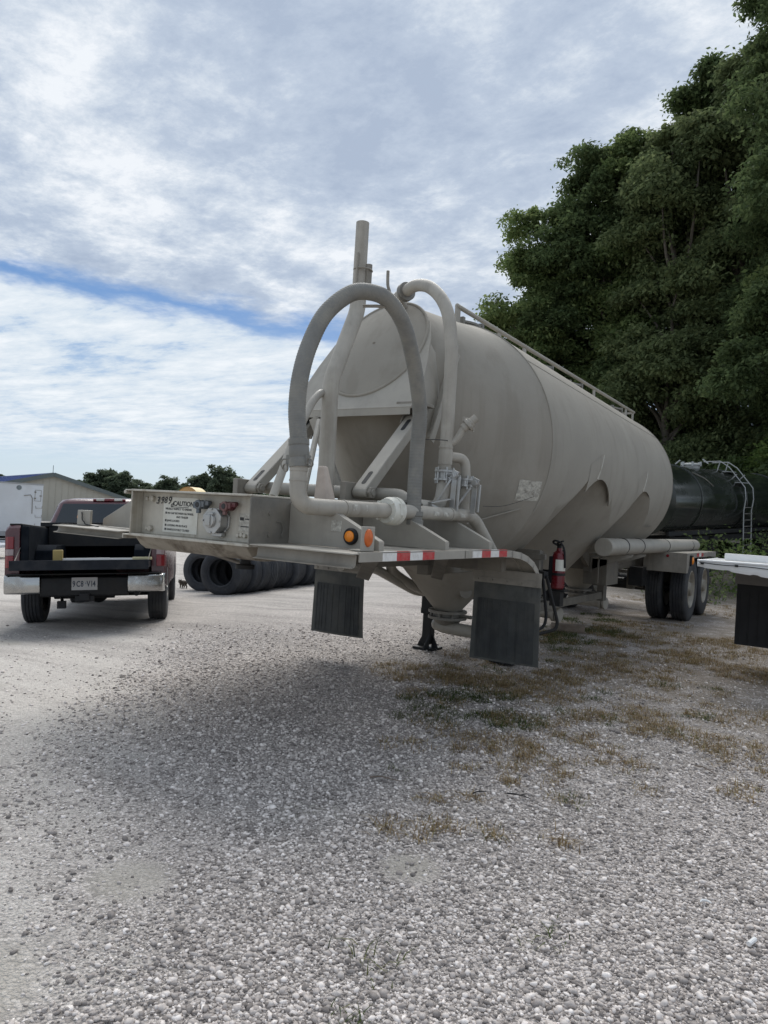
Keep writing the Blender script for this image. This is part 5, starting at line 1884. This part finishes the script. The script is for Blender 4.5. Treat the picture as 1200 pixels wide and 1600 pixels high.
# ------------------------------------------------------------------ far left: van body, shed, tank
def far_left():
    U = Vector((.835, .547, 0)).normalized(); Fw = Vector((-.547, .835, 0)).normalized()
    rz = math.atan2(U.y, U.x)
    t = thing('van_trailer', 'white box van trailer parked before the blue roofed shed', 'trailer', (-36.68, 21.25, float(gz(-36.7, 21.2))), R_(61))
    b0 = -.81 - t.location.z; b1 = 2.03 - t.location.z
    mb = MB().boxb(-12.0, 0, 0, 2.55, b0, b1 - .06)
    for k in range(21): mb.boxb(-11.9 + .58 * k, -11.885 + .58 * k, -.004, .002, b0 + .05, b1 - .1)
    wb = pm('van_white', (.60, .63, .66), .45, 0, (.6, .05), ((.52, .53, .54), .5, .5))
    b = mb.build('box_body', wb, t)
    mb = MB(); mb.boxb(-12.03, .03, -.03, 2.58, b1 - .06, b1 + .02); mb.boxb(-12.02, .02, -.02, 2.57, b0 - .28, b0)
    mb.build('rail', pm('van_rail', (.33, .34, .35), .5, .2), t)
    mb = MB(); mb.lathe([(0, -.012), (.14, -.012), (.14, 0)], (-1.28, 0, b1 - .27), (0, 1, 0), 20); mb.build('badge', pm('badge_grey', (.16, .19, .2), .5, 0, (14, .5)), b)
    mb = MB()
    mb.tube([(-1.0, -.02, b1 - .72), (-.65, -.02, b1 - .66), (-.55, -.02, b1 - .85), (-.53, -.02, b1 - 1.75)], .022, 6)
    for x in (-.42, -.10): mb.boxb(x - .01, x + .01, -.012, 0, b1 - 1.0, b1 - .35)
    for z in (-.36, -1.0): mb.boxb(-.43, -.09, -.012, 0, b1 + z - .01, b1 + z + .01)
    for z in (-.48, -.85): mb.boxb(-.46, -.36, -.02, 0, b1 + z - .04, b1 + z + .04)
    mb.boxb(-.18, -.06, -.02, 0, b1 - .72, b1 - .66)
    for z in (-1.42, -1.95, -2.48): mb.tube([(-.36, -.04, b1 + z + .14), (-.35, -.04, b1 + z), (-.02, -.04, b1 + z), (-.01, -.04, b1 + z + .14)], .012, 6)
    mb.build('door_hardware', steel_dk, b)
    for x in (-10.6, -9.4):
        for y in (.3, 2.25):
            wheel('wheel', t, (x, y, .5), (0, -1 if y < 1 else 1, 0), .5, .28, n=24)
    mb = MB()
    for y in (.4, 2.1): mb.boxb(-2.6, -2.48, y, y + .1, 0, b0 - .2)
    mb.boxb(-11.5, -.5, .8, .9, b0 - .4, b0 - .28); mb.boxb(-11.5, -.5, 1.7, 1.8, b0 - .4, b0 - .28)
    mb.build('undercarriage', blackp, t)
    # shed
    E1 = Vector((-.933, .357, 0)).normalized(); W1 = Vector((.357, .933, 0)).normalized()
    s = thing('shed', 'tan metal shed with a blue ribbed roof and a plain gable end', 'shed', (-67.2, 40.65, -2.0), math.atan2(W1.y, W1.x))
    # local: x across the gable, y along the building (to the back left)
    hw, L, ze, zr = 7.6, 40, 3.45, 5.62
    mb = MB().prism([(-hw, 0), (hw, 0), (hw, ze), (0, zr), (-hw, ze)], 'y', 0, L)
    for k in range(24):
        x = -hw + .3 + k * (2 * hw - .6) / 23
        zt = ze + (zr - ze) * (1 - abs(x) / hw)
        mb.boxb(x - .02, x + .02, -.03, 0, 0, zt - .1)
    mb.build('wall', pm('shed_wall', (.37, .355, .305), .6, 0, (.5, .05)), s)
    mb = MB()
    ov = .45
    for sx in (-1, 1):
        sl = (zr - ze) / hw
        mb.sheet([(0, zr + .06), (sx * (hw + ov), ze - sl * ov + .06)], 'y', -.35, L + .3, .09 * sx)
        for k in range(60):
            y = -.3 + k * (L + .5) / 59
            mb.bar((0, y, zr + .17), (sx * (hw + ov), y, ze - sl * ov + .17), .05, .05)
    mb.boxb(-.2, .2, -.36, L + .3, zr + .12, zr + .2)
    r = mb.build('roof', pm('blue_roof', (.085, .125, .29), .4, .1, (.7, .06)), s)
    mb = MB()
    for sx in (-1, 1):
        mb.bar((0, -.40, zr + .04), (sx * (hw + ov), -.40, ze - .09), .42, .05, (0, 1, 0))
    mb.cyl((0, .2, zr + .15), (0, .2, zr + 1.0), .03, n=6)
    mb.build('fascia', pm('dark_trim', (.10, .12, .12), .5), r)
    mb = MB().boxb(3.6, 4.7, -.06, 0, 0, 2.1)
    mb.build('door', pm('shed_door', (.5, .5, .48), .5), s)
    # yellow tank end
    c = Vector((-45.5, 39.9, 0))
    y = thing('yellow_tank', 'yellow round ended tank standing far off below the trees', 'tank', (-45.5, 39.9, float(gz(-45.5, 39.9))), rz)
    h = .98 + 1.95
    mb = MB().lathe([(1.22, 0), (1.22, 1.5)], (0, 0, h), (.35, .94, 0), 40)
    mb.build('shell', pm('tank_yellow', (.58, .43, .15), .5, 0, (2, .06)), y)
    mb = MB().lathe([(0, -.10), (.6, -.08), (1.1, .02), (1.22, .06)], (0, 0, h), (.35, .94, 0), 40)
    mb.build('end_cap', pm('tank_orange', (.46, .26, .09), .55, 0, (2, .1)), y)
    mb = MB()
    for q in (.3, 1.2):
        for sx in (-.8, .8): mb.boxb(.35 * q + sx - .08, .35 * q + sx + .08, .94 * q - .08, .94 * q + .08, 0, h - .7)
    mb.build('leg', steel_dk, y)
    # flat trailer load lying at the left edge of the yard
    p = Vector((-24.3, 12.0, 0)); z0 = float(gz(p.x, p.y))
    f = thing('utility_trailer', 'low silver utility trailer parked in front of the white van trailer', 'trailer', (p.x, p.y, z0), rz)
    mb = MB(); mb.boxb(-5.0, .0, 0, 1.9, .45, .56); mb.boxb(-5.0, 0, 0, .06, .56, .70); mb.boxb(-5.0, 0, 1.84, 1.9, .56, .70)
    mb.bar((0, .95, .5), (1.3, .95, .5), .1, .1)
    mb.build('deck', pm('pale_alloy', (.55, .57, .6), .4, .4), f)
    for sx in (-2.6, -1.8):
        for yy in (-.12, 2.02): wheel('wheel', f, (sx, yy, .33), (0, -1 if yy < 1 else 1, 0), .33, .2, n=20)
    mb = MB()
    mb.bar((-4, .3, .75), (-.2, .5, .74), .12, .06); mb.bar((-3.6, .8, .72), (-.1, 1.2, .74), .16, .05); mb.bar((-4.2, 1.3, .78), (-.5, 1.1, .80), .1, .1)
    mb.build('rack', blackp, f)


far_left()


# ------------------------------------------------------------------ black tanker behind, by the trees
def black_tanker():
    p0 = Vector((-.93, 14.6, 2.14)); p1 = Vector((2.02, 28.4, 2.80))
    ax = (p1 - p0).normalized(); L = (p1 - p0).length; R = .88
    t = thing('black_tanker', 'long black tank trailer streaked with grime parked below the trees', 'tanker')
    mb = MB().lathe([(0, -.22), (R * .5, -.17), (R * .85, -.06), (R, .0), (R, L), (R * .85, L + .06), (R * .5, L + .17), (0, L + .22)], p0, ax, 56)
    b = mb.build('tank', bitumen, t)
    side = ax.cross(Vector((0, 0, 1))).normalized()
    if side.x < 0: side = -side
    up = side.cross(ax); up = up if up.z > 0 else -up

    def P(s, a, off=0.0):
        return p0 + ax * s + (side * math.cos(a) + up * math.sin(a)) * (R + off)
    for s in (1.5, 4.6, 7.7, 10.8):
        MB().tube([P(s, R_(-50 + 280 * k / 40), .008) for k in range(41)], .018, 6).build('band', bitumen, b)
    mb = MB(); mb.bar(p0 + ax * .3 - up * .80 + side * .58, p0 + ax * (L - .3) - up * .80 + side * .58, .05, .10)
    mb.build('side_rail', blackp, t)
    # manhole
    c = P(3.0, R_(92))
    mb = MB().lathe([(.22, -.05), (.22, .06), (.26, .06), (.26, .09), (.19, .12), (0, .13)], c, up, 28)
    for k in range(6):
        a = k * PI / 3
        q = c + (side * math.cos(a) + ax * math.sin(a)) * .25 + up * .09
        mb.box(q, (.05, .05, .12))
    mb.bar(c - side * .42 + up * .10, c + up * .2 - side * .30, .04, .03); mb.bar(c + side * .30 + up * .22, c + side * .45 + up * .10, .04, .03)
    mb.build('manhole', whitesteel, t)
    # access rails, steps and ladder
    mb = MB()
    s0, s1 = 4.15, 4.75
    for s in (s0, s1):
        top = P(s, R_(98), .22)
        a1 = P(s, R_(60), .20); a2 = P(s, R_(22), .16); a3 = P(s, R_(5), .12)
        mb.tube([top, P(s, R_(75), .26), a1, a2, a3], .013, 8)
        mb.tube([P(s, R_(75), .0), P(s, R_(75), .26)], .014, 8); mb.tube([P(s, R_(45), .0), P(s, R_(45), .17)], .014, 8)
        mb.tube([a3, P(s, R_(-14), .10), p0 + ax * s + side * (R + .1) - up * 1.6], .016, 8)
    for a in (62, 34): mb.bar(P(s0, R_(a), .05), P(s1, R_(a), .05), .16, .02, up)
    mb.build('access_rail', whitesteel, t)
    mb = MB()
    for k in range(9):
        q = p0 + side * (R + .1) - up * (.15 + .17 * k)
        mb.cyl(q + ax * s0, q + ax * s1, .012, n=6)
    mb.build('ladder_rungs', steel_dk, t)
    mb = MB(); mb.tube(spline([P(1.6, R_(50), .02), P(1.9, R_(38), .05), P(2.1, R_(28), .06), P(2.3, R_(24), .03)], 6), .014, 6)
    mb.build('hose_loop', steel_dk, t)
    # undercarriage
    mb = MB()
    for sx in (-.42, .42):
        mb.bar(p0 + ax * .4 - up * 1.0 + side * sx, p0 + ax * (L - .3) - up * 1.0 + side * sx, .1, .18)
        for s in (.8, 4, 8, 11): mb.bar(p0 + ax * s - up * .75 + side * sx, p0 + ax * s - up * 1.05 + side * sx, .1, .3)
    for sx in (-.5, .5):
        q = p0 + ax * 3.2 + side * sx
        mb.bar(q - up * .9, Vector((q.x, q.y, float(gz(q.x, q.y)) + .03)), .13, .13, (1, 0, 0))
        q2 = Vector((q.x, q.y, float(gz(q.x, q.y)) + .02)); mb.box(q2, (.26, .26, .03))
    mb.build('under_frame', blackp, t)
    for s in (9.7, 11.0):
        for sx in (-1, 1):
            q = p0 + ax * s + side * sx * .95
            q.z = float(gz(q.x, q.y)) + .5
            wheel('wheel', t, q, side * sx, .5, .28, n=28)
        mb = MB(); a = p0 + ax * s; a.z = float(gz(a.x, a.y)) + .5
        mb.cyl(a - side * .8, a + side * .8, .07, n=12); mb.bar(a + up * .05, p0 + ax * s - up * 1.0, .5, .12, ax)
        mb.build('axle', blackp, t)
    mb = MB()
    for sx in (-1, 1):
        c = p0 + ax * 10.35 + side * sx * .95; c.z = float(gz(c.x, c.y)) + 1.12
        mb.bar(c - ax * 1.3, c + ax * 1.3, .42, .02); mb.bar(c - ax * 1.3 - Vector((0, 0, .12)), c - ax * 1.3 + Vector((0, 0, .0)), .42, .02, ax)
    mb.build('fender', tan_dk, t)


black_tanker()


# ------------------------------------------------------------------ white trailer nose at the right edge
def white_trailer():
    x0, y0 = 2.12, 4.18
    t = thing('chassis_trailer', 'white chassis trailer with a flat front fender and a black mudflap', 'trailer')
    for mir in (1, -1):
        X = lambda v: v if mir > 0 else 2 * 3.40 - v
        mb = MB()
        prof = [(y0 + .0, 1.148), (y0 + .04, 1.155), (y0 + 1.0, 1.155), (y0 + 1.2, 1.145), (y0 + 1.36, 1.10), (y0 + 1.45, 1.03)]
        mb.sheet(prof, 'x', *sorted((X(x0), X(x0 + .76))), -.006)
        # front lip, deeper towards the frame, with a dented lower edge
        low = [(.0, 1.098), (.05, 1.092), (.07, 1.085), (.21, 1.078), (.235, 1.082), (.265, 1.081), (.29, 1.068), (.43, 1.055), (.455, 1.062), (.49, 1.060), (.52, 1.048), (.60, 1.040), (.64, 1.02), (.68, .985), (.76, .97)]
        vs = []
        for dx, z in low: vs += [(X(x0 + dx), y0, z), (X(x0 + dx), y0 - .002 - .01, (z + 1.15) / 2), (X(x0 + dx), y0, 1.151)]
        n = len(low)
        mb.add(vs, [(3 * i + j, 3 * i + j + 1, 3 * i + j + 4, 3 * i + j + 3) for i in range(n - 1) for j in range(2)])
        mb.add([(v[0], v[1] + .008, v[2]) for v in vs], [(3 * i + j, 3 * i + j + 1, 3 * i + j + 4, 3 * i + j + 3) for i in range(n - 1) for j in range(2)])
        mb.tube([(X(x0), y0 - .004, 1.15), (X(x0 + .76), y0 - .004, 1.156)], .012, 8)
        mb.bar((X(x0), y0, 1.13), (X(x0), y0 + 1.2, 1.13), .006, .05)
        f = mb.build('fender', white, t, smooth=40)
        mb = MB()
        mb.tube(spline([(X(x0 + .02), y0 - .02, 1.135), (X(x0 + .2), y0 - .02, 1.126), (X(x0 + .4), y0 - .02, 1.127), (X(x0 + .6), y0 - .02, 1.120), (X(x0 + .9), y0 - .02, 1.122)], 6), .004, 6)
        for dx in (.03, .31): mb.boxb(*sorted((X(x0 + dx), X(x0 + dx + .025))), y0 - .028, y0 - .005, 1.118, 1.136)
        mb.build('lamp_wire', blackp, f)
        mb = MB(); mb.boxb(*sorted((X(x0 + .17), X(x0 + .80))), y0 + 1.45, y0 + 1.464, .24, .90)
        for k in range(7): mb.boxb(*sorted((X(x0 + .2 + .09 * k), X(x0 + .208 + .09 * k))), y0 + 1.444, y0 + 1.45, .27, .80)
        fl = mb.build('mud_flap', rubber, t, bevel=.002)
        mb = MB(); mb.boxb(*sorted((X(x0 + .15), X(x0 + .80))), y0 + 1.436, y0 + 1.449, .885, 1.035)
        mb.build('flap_bracket', pm('grey_bracket', (.14, .13, .12), .6), fl)
        mb = MB(); mb.boxb(*sorted((X(3.05), X(3.17))), y0 + .02, 13.5, .93, 1.15)
        mb.boxb(*sorted((X(2.98), X(3.22))), y0 + .02, 13.5, 1.15, 1.165)
        mb.build('frame_rail', white, t, bevel=.004)
        mb = MB(); mb.boxb(*sorted((X(3.06), X(3.16))), 7.5, 7.62, .05, .95); mb.boxb(*sorted((X(2.98), X(3.24))), 7.43, 7.69, .0, .05)
        mb.build('landing_leg', blackp, t)
        for y in (11.6, 12.8):
            xo = 2.36
            wheel('wheel', t, (X(xo), y, .5), (-mir, 0, 0), .5, .26, n=32)
            wheel('wheel', t, (X(xo + .34), y, .5), (mir, 0, 0), .5, .26, n=32)
    mb = MB()
    mb.boxb(2.28, 4.52, y0 + .46, y0 + .54, 1.16, 1.222)
    mb.boxb(2.9, 3.9, y0, y0 + .08, .90, 1.15)
    for y in (8.5, 10.5, 13.4): mb.boxb(2.99, 3.81, y, y + .1, .95, 1.12)
    mb.build('crossbeam', white, t, bevel=.004)
    mb = MB()
    for y in (11.6, 12.8):
        mb.cyl((2.5, y, .5), (4.3, y, .5), .065, n=14)
        for x in (3.1, 3.7): mb.boxb(x - .05, x + .05, y - .1, y + .1, .5, .95)
    mb.build('axle', blackp, t)


white_trailer()


# ------------------------------------------------------------------ trees
def leaf_mat(name, lo, mid, hi, bs_=.5):
    return island_mat(name, [(0.0, lo), (0.5, mid), (1.0, hi)], 0.75, trans=bs_, noise=(.45, .62, 1.35))


LM = {
    'deep': leaf_mat('leaf_deep', (0.073, 0.107, 0.049), (0.115, 0.161, 0.068), (0.171, 0.220, 0.098)),
    'mid': leaf_mat('leaf_mid', (0.095, 0.137, 0.054), (0.149, 0.201, 0.076), (0.220, 0.268, 0.107)),
    'olive': leaf_mat('leaf_olive', (0.116, 0.152, 0.073), (0.171, 0.213, 0.100), (0.244, 0.287, 0.134)),
    'light': leaf_mat('leaf_light', (0.104, 0.171, 0.051), (0.165, 0.244, 0.071), (0.232, 0.305, 0.098)),
    'far': leaf_mat('leaf_far', (.085, .112, .075), (.115, .145, .092), (.14, .17, .105)),  # greyer leaves, with the haze of distance mixed into their colour
}
bark = pm('bark', (.10, .085, .065), .9, 0, (14, .35), ((.18, .165, .14), 5, .5), ((.05, .04, .03), 16, .6), (40, .5))


def crown_mesh(name, blobs, n_leaf, size, mat, parent, seed, droop=.35, asp=.5, spread=.55):
    """blobs: (centre, radii). Leaves hang in clumps through each blob, thicker near its outside."""
    rng = np.random.default_rng(seed)
    tot = sum(b[1][0] * b[1][2] for b in blobs)
    Pl = []
    for c, r in blobs:
        share = r[0] * r[2] / tot
        nl = int(n_leaf * share)
        ncl = max(5, int(nl / 210))
        th = rng.uniform(0, 2 * PI, ncl); cz = np.clip(rng.uniform(-.75, 1.15, ncl), -1, 1)
        rad = np.where(rng.random(ncl) < .8, rng.uniform(.72, 1.12, ncl), rng.uniform(.1, .7, ncl))
        sn = np.sqrt(1 - cz * cz)
        q = np.stack([sn * np.cos(th), sn * np.sin(th), cz], 1) * rad[:, None] * np.array(r) + np.array(c)
        w = rng.uniform(.35, 1.7, ncl); w /= w.sum()
        idx = rng.choice(ncl, nl, p=w)
        cs = spread * rng.uniform(.6, 1.3, ncl) * np.sqrt(w * ncl)
        off = rng.normal(0, 1, (nl, 3)); off /= np.linalg.norm(off, axis=1)[:, None]
        off *= (rng.random(nl) ** .45 * 1.25)[:, None] * np.array([1, 1, .50]) * cs[idx][:, None]
        off[:, 2] -= .30 * np.hypot(off[:, 0], off[:, 1])
        stray = rng.random(nl) < .06
        off[stray] *= 1.45
        Pl.append(q[idx] + off)
    P = np.concatenate(Pl)
    n = len(P)
    a = rng.uniform(0, 2 * PI, n)
    el = -rng.normal(droop, .45, n)
    d = np.stack([np.cos(a) * np.cos(el), np.sin(a) * np.cos(el), np.sin(el)], 1)
    rnd = rng.normal(0, .8, (n, 3)); rnd[:, 2] += 1.5
    sdir = np.cross(d, rnd); sdir /= np.linalg.norm(sdir, axis=1)[:, None] + 1e-9
    L = size * rng.uniform(.6, 1.35, n)[:, None]; Wd = L * asp
    up = np.cross(sdir, d)
    v0 = P; v1 = P + d * L * .45 + sdir * Wd * .5 - up * L * .06; v2 = P + d * L - up * L * .18; v3 = P + d * L * .45 - sdir * Wd * .5 - up * L * .06
    V = np.stack([v0, v1, v2, v3], 1).reshape(-1, 3)
    F = np.arange(4 * n).reshape(-1, 4)
    return numpy_mesh(name, V, F, mat, parent)


def tree(x, y, H, R, kind, label_, seed, leaves=26000, size=.17, base_h=None, trunk_r=None, blobs=None, group='trees along the wooded edge', sparse=1.0, low=.22, name='tree'):
    z0 = float(gz(x, y)) - .15
    rr = random.Random(seed)
    t = thing(name, label_, 'tree', (x, y, z0), 0, group)
    tr = trunk_r or H * .016 + .03
    mb = MB()
    bend = [Vector((0, 0, 0))]
    for k in range(1, 8):
        bend.append(Vector((rr.gauss(0, .02) * H * k / 7, rr.gauss(0, .02) * H * k / 7, H * .56 * k / 7)))
    pts = spline(bend, 4)
    mb.tube(pts, [tr * (1.35 if i == 0 else 1) * (1 - .93 * i / (len(pts) - 1)) for i in range(len(pts))], 10)
    bl = blobs
    if bl is None:
        bl = []
        nb = 11
        for k in range(nb):
            f = k / (nb - 1)
            zc = H * (low + .06 + (.885 - low) * f)
            q = (f - .38) / .68
            wr = R * math.sqrt(max(.08, 1 - q * q))
            m_ = 5 if f < .85 else (3 if f < .97 else 2)
            a0 = rr.uniform(0, 2 * PI)
            for j in range(m_):
                a = a0 + 2 * PI * j / m_ + rr.gauss(0, .35)
                rad = rr.uniform(.42, .78) * wr
                s = R * rr.uniform(.24, .40)
                bl.append(((rad * math.cos(a), rad * math.sin(a), zc + rr.gauss(0, .025) * H), (s, s, s * rr.uniform(.55, .85))))
    for c, r in bl:
        st = pts[int(min(len(pts) - 1, max(2, (c[2] - r[2] * .9) / (H * .56) * len(pts) * .82)))]
        en = Vector(c)
        mid = (st + en) / 2 + Vector((rr.gauss(0, .1), rr.gauss(0, .1), rr.uniform(.0, .3)))
        br = tr * .30
        L = spline([st, mid, en], 4)
        mb.tube(L, [br * (1 - .85 * i / (len(L) - 1)) for i in range(len(L))], 6)
    mb.build('trunk', bark, t, smooth=50)
    crown_mesh('crown', bl, int(leaves * sparse), size, LM[kind], t, seed)
    return t


def cam_xy(px, d):
    """ground position for a bearing measured once from the survey of the photograph (metres)"""
    u = (px - 600) / 1109
    return cam_pt(d, u)


TREES = [
    # bearing, distance, height, radius, leaf, label
    (836, 36, 18.6, 3.5, 'mid', 'rounded dark green tree at the open end of the wood, beyond the tank walkway'),
    (908, 35, 21.6, 3.3, 'deep', 'tall full dark tree standing second from the open end of the wood'),
    (972, 34, 21.4, 3.2, 'mid', 'bushy mid green tree between the tall full tree and the olive ones'),
    (1035, 31, 20.2, 2.9, 'olive', 'olive green tree with hanging leaves rising over the tank trailer tail'),
    (1085, 33, 24.0, 2.7, 'deep', 'thin topped dark tree standing clear above its neighbours'),
    (1142, 30, 21.6, 2.8, 'olive', 'olive drooping tree just left of the tallest tree'),
    (1262, 24.0, 27.0, 3.9, 'deep', 'tallest tree, a dark mass reaching the top of the picture'),
    (1360, 24, 22.0, 4.0, 'mid', 'wide mid green tree standing outermost on the wooded bank'),
]
for i, (px, d, H, Rr, k, lb) in enumerate(TREES):
    x, y = cam_xy(px, d)
    tree(x, y, H, Rr, k, lb, 100 + i, leaves=190000 if d < 28 else 150000, size=.215 if d > 28 else .185, low=.02)

# understorey shrubs that close the gaps below the crowns
SHR = [(880, 30.5, 3.6, 1.8, 'deep'), (940, 29.5, 4.6, 2.0, 'mid'), (1000, 28.6, 5.2, 2.0, 'olive'), (1060, 30.0, 5.6, 2.1, 'deep'), (1120, 31.0, 6.2, 2.2, 'mid'), (1180, 30.0, 6.6, 2.3, 'deep'), (1250, 28.5, 6.0, 2.3, 'olive')]
SL = ['low dark shrub at the foot of the second tree', 'mid green shrub below the bushy tree', 'olive shrub filling the gap behind the tank tail', 'tall dark shrub behind the black tanker manhole', 'broad mid green shrub above the black tanker ladder', 'dense dark shrub right of the black tanker ladder', 'olive shrub at the tanker far end']
for i, (px, d, H, Rr, k) in enumerate(SHR):
    x, y = cam_xy(px, d)
    bl = [((random.Random(i * 7 + j).uniform(-.6, .6) * Rr, random.Random(i * 9 + j).uniform(-.6, .6) * Rr, H * (.18 + .64 * j / 8)), (Rr * .6, Rr * .6, H * .18)) for j in range(9)]
    tree(x, y, H, Rr, k, SL[i], 300 + i, leaves=45000, size=.15, blobs=bl, trunk_r=.06, group='shrubs at the foot of the wood', name='shrub')
# light green compound-leaved boughs low on the right
for i, (px, d, H, Rr, lb) in enumerate([(1205, 25.4, 4.9, 1.7, 'bright green young tree arching over the black tanker')]):
    x, y = cam_xy(px, d)
    rr = random.Random(40 + i)
    bl = [((rr.uniform(-1, 1) * Rr, rr.uniform(-1, 1) * Rr, H * (.55 + .4 * j / 10)), (Rr * .45, Rr * .45, .35)) for j in range(11)]
    tree(x, y, H, Rr, 'light' if i == 0 else 'olive', lb, 340 + i, leaves=12000 if i == 0 else 6000, size=.17, blobs=bl, trunk_r=.07, group=None, name='young_tree')
# weeds by the rear wheels
for i, (x, y, H, Rr, k, lb) in enumerate([(.35, 13.3, 1.15, .45, 'olive', 'leggy weed growing behind the trailer rear wheels'), (.95, 14.4, 1.5, .5, 'mid', 'tall bushy weed in front of the black tanker'), (1.35, 15.6, 1.3, .5, 'light', 'bright weed below the tanker ladder'), (1.9, 16.8, 1.6, .6, 'deep', 'dark weed clump nearest the right edge')]):
    rr = random.Random(70 + i)
    bl = [((rr.uniform(-1, 1) * Rr, rr.uniform(-1, 1) * Rr, H * (.25 + .7 * j / 6)), (Rr * .4, Rr * .4, .16)) for j in range(7)]
    tree(x, y, H, Rr, k, lb, 370 + i, leaves=900, size=.10, blobs=bl, trunk_r=.012, group='weeds behind the trailer', name='weed')

# far tree line behind the yard
FT = [(118, 118, 5.6, 3.0), (142, 120, 6.6, 3.2), (165, 122, 7.3, 3.4), (190, 118, 7.6, 3.0), (214, 126, 5.9, 3.2), (238, 124, 6.1, 3.0), (262, 120, 7.0, 2.8), (286, 128, 5.6, 3.2), (313, 110, 8.0, 3.1), (343, 108, 8.3, 3.3), (366, 112, 7.8, 2.8), (395, 130, 6.2, 3.2), (430, 140, 6.0, 3.4), (470, 145, 6.2, 3.4), (-15, 135, 6.2, 3.5), (30, 135, 6.4, 3.4), (560, 150, 6.4, 3.6), (620, 150, 6.6, 3.6), (680, 150, 6.6, 3.6), (740, 120, 7, 3.8), (515, 150, 6.0, 3.4)]
proto = None
for i, (px, d, H, Rr) in enumerate(FT):
    x, y = cam_xy(px, d)
    if i < 3:
        o = tree(x, y, 7.0, 3.2, 'far', 'distant green tree in the low tree line across the yard', 500 + i, leaves=26000, size=.40, group='distant tree line', low=.0, trunk_r=.18)
        if i == 0: PROT = []
        PROT.append(o)
    else:
        o = copy_tree(PROT[i % 3])
        o.location = (x, y, float(gz(x, y)) - .15)
        if px > 300 and px < 380:
            o['label'] = 'taller distant tree of the dark clump left of the trailer struts'
    o.scale = (Rr / 3.2 * 1.1, Rr / 3.2, (H + .3) / 7.0 * (.86 + .2 * ((i * 7) % 5) / 5))
    o.rotation_euler = (0, 0, i * 1.7)


# ------------------------------------------------------------------ small things on the ground
def debris():
    M = Matrix.Rotation(.5, 3, 'Z')
    o = MB().box((0, 0, .05), (.42, .14, .10), M).build('timber_block', woodm, None, bevel=.006)
    o.location = (.22, 6.40, float(gz(.22, 6.40)))
    tag(o, 'short weathered timber block lying in the grass behind the mudflap', 'timber block')
    mb = MB(); mb.tube(spline([(-.05, -.01, .012), (-.04, .03, .014), (0, .05, .014), (.04, .035, .013)], 6), [.004 + .008 * math.sin(PI * k / 18) for k in range(19)], 8)
    o = mb.build('plastic_scrap', white, None)
    o.location = (2.88, .103, .010); o.scale = (.40, .40, .45)
    tag(o, 'curved white plastic scrap lying on the gravel', 'scrap')
    mb = MB().cyl((-.02, 0, .012), (.03, .004, .012), .008, n=10)
    o = mb.build('cigarette_end', white, None); o.location = (3.05, -.083, .01); o.rotation_euler = (0, 0, 1.2)
    tag(o, 'small white cigarette end on the gravel near the right edge', 'litter')
    for k, (x, y, a, L) in enumerate([(1.30, .33, .4, .16), (1.92, .63, .1, .12), (2.62, 1.75, -.5, .14), (1.75, .52, 1.0, .08)]):
        rr = random.Random(k)
        mb = MB().tube(spline([(-L / 2, 0, .012), (-L / 6, rr.uniform(-.01, .01), .02), (L / 6, rr.uniform(-.01, .01), .015), (L / 2, 0, .012)], 5), [.0042 * (1 - .5 * j / 15) for j in range(16)], 7)
        mb.tube([(0, 0, .016), (.03, .035, .02)], [.0028, .0015], 6)
        o = mb.build('twig', blackp if k % 2 else woodm, None); o.location = (x, y, float(gz(x, y)) + .004); o.rotation_euler = (0, 0, a)
        tag(o, ['dry broken twig lying left of the grass tufts on open gravel', 'dark twig lying beside a small tuft before the right mudflap', 'dark twig on gravel nearer the right edge', 'tiny twig below a dry tuft'][k], 'twig', 'twigs on the gravel')


debris()
print('objects', len(bpy.data.objects), 'polys', sum(len(m.polygons) for m in bpy.data.meshes))
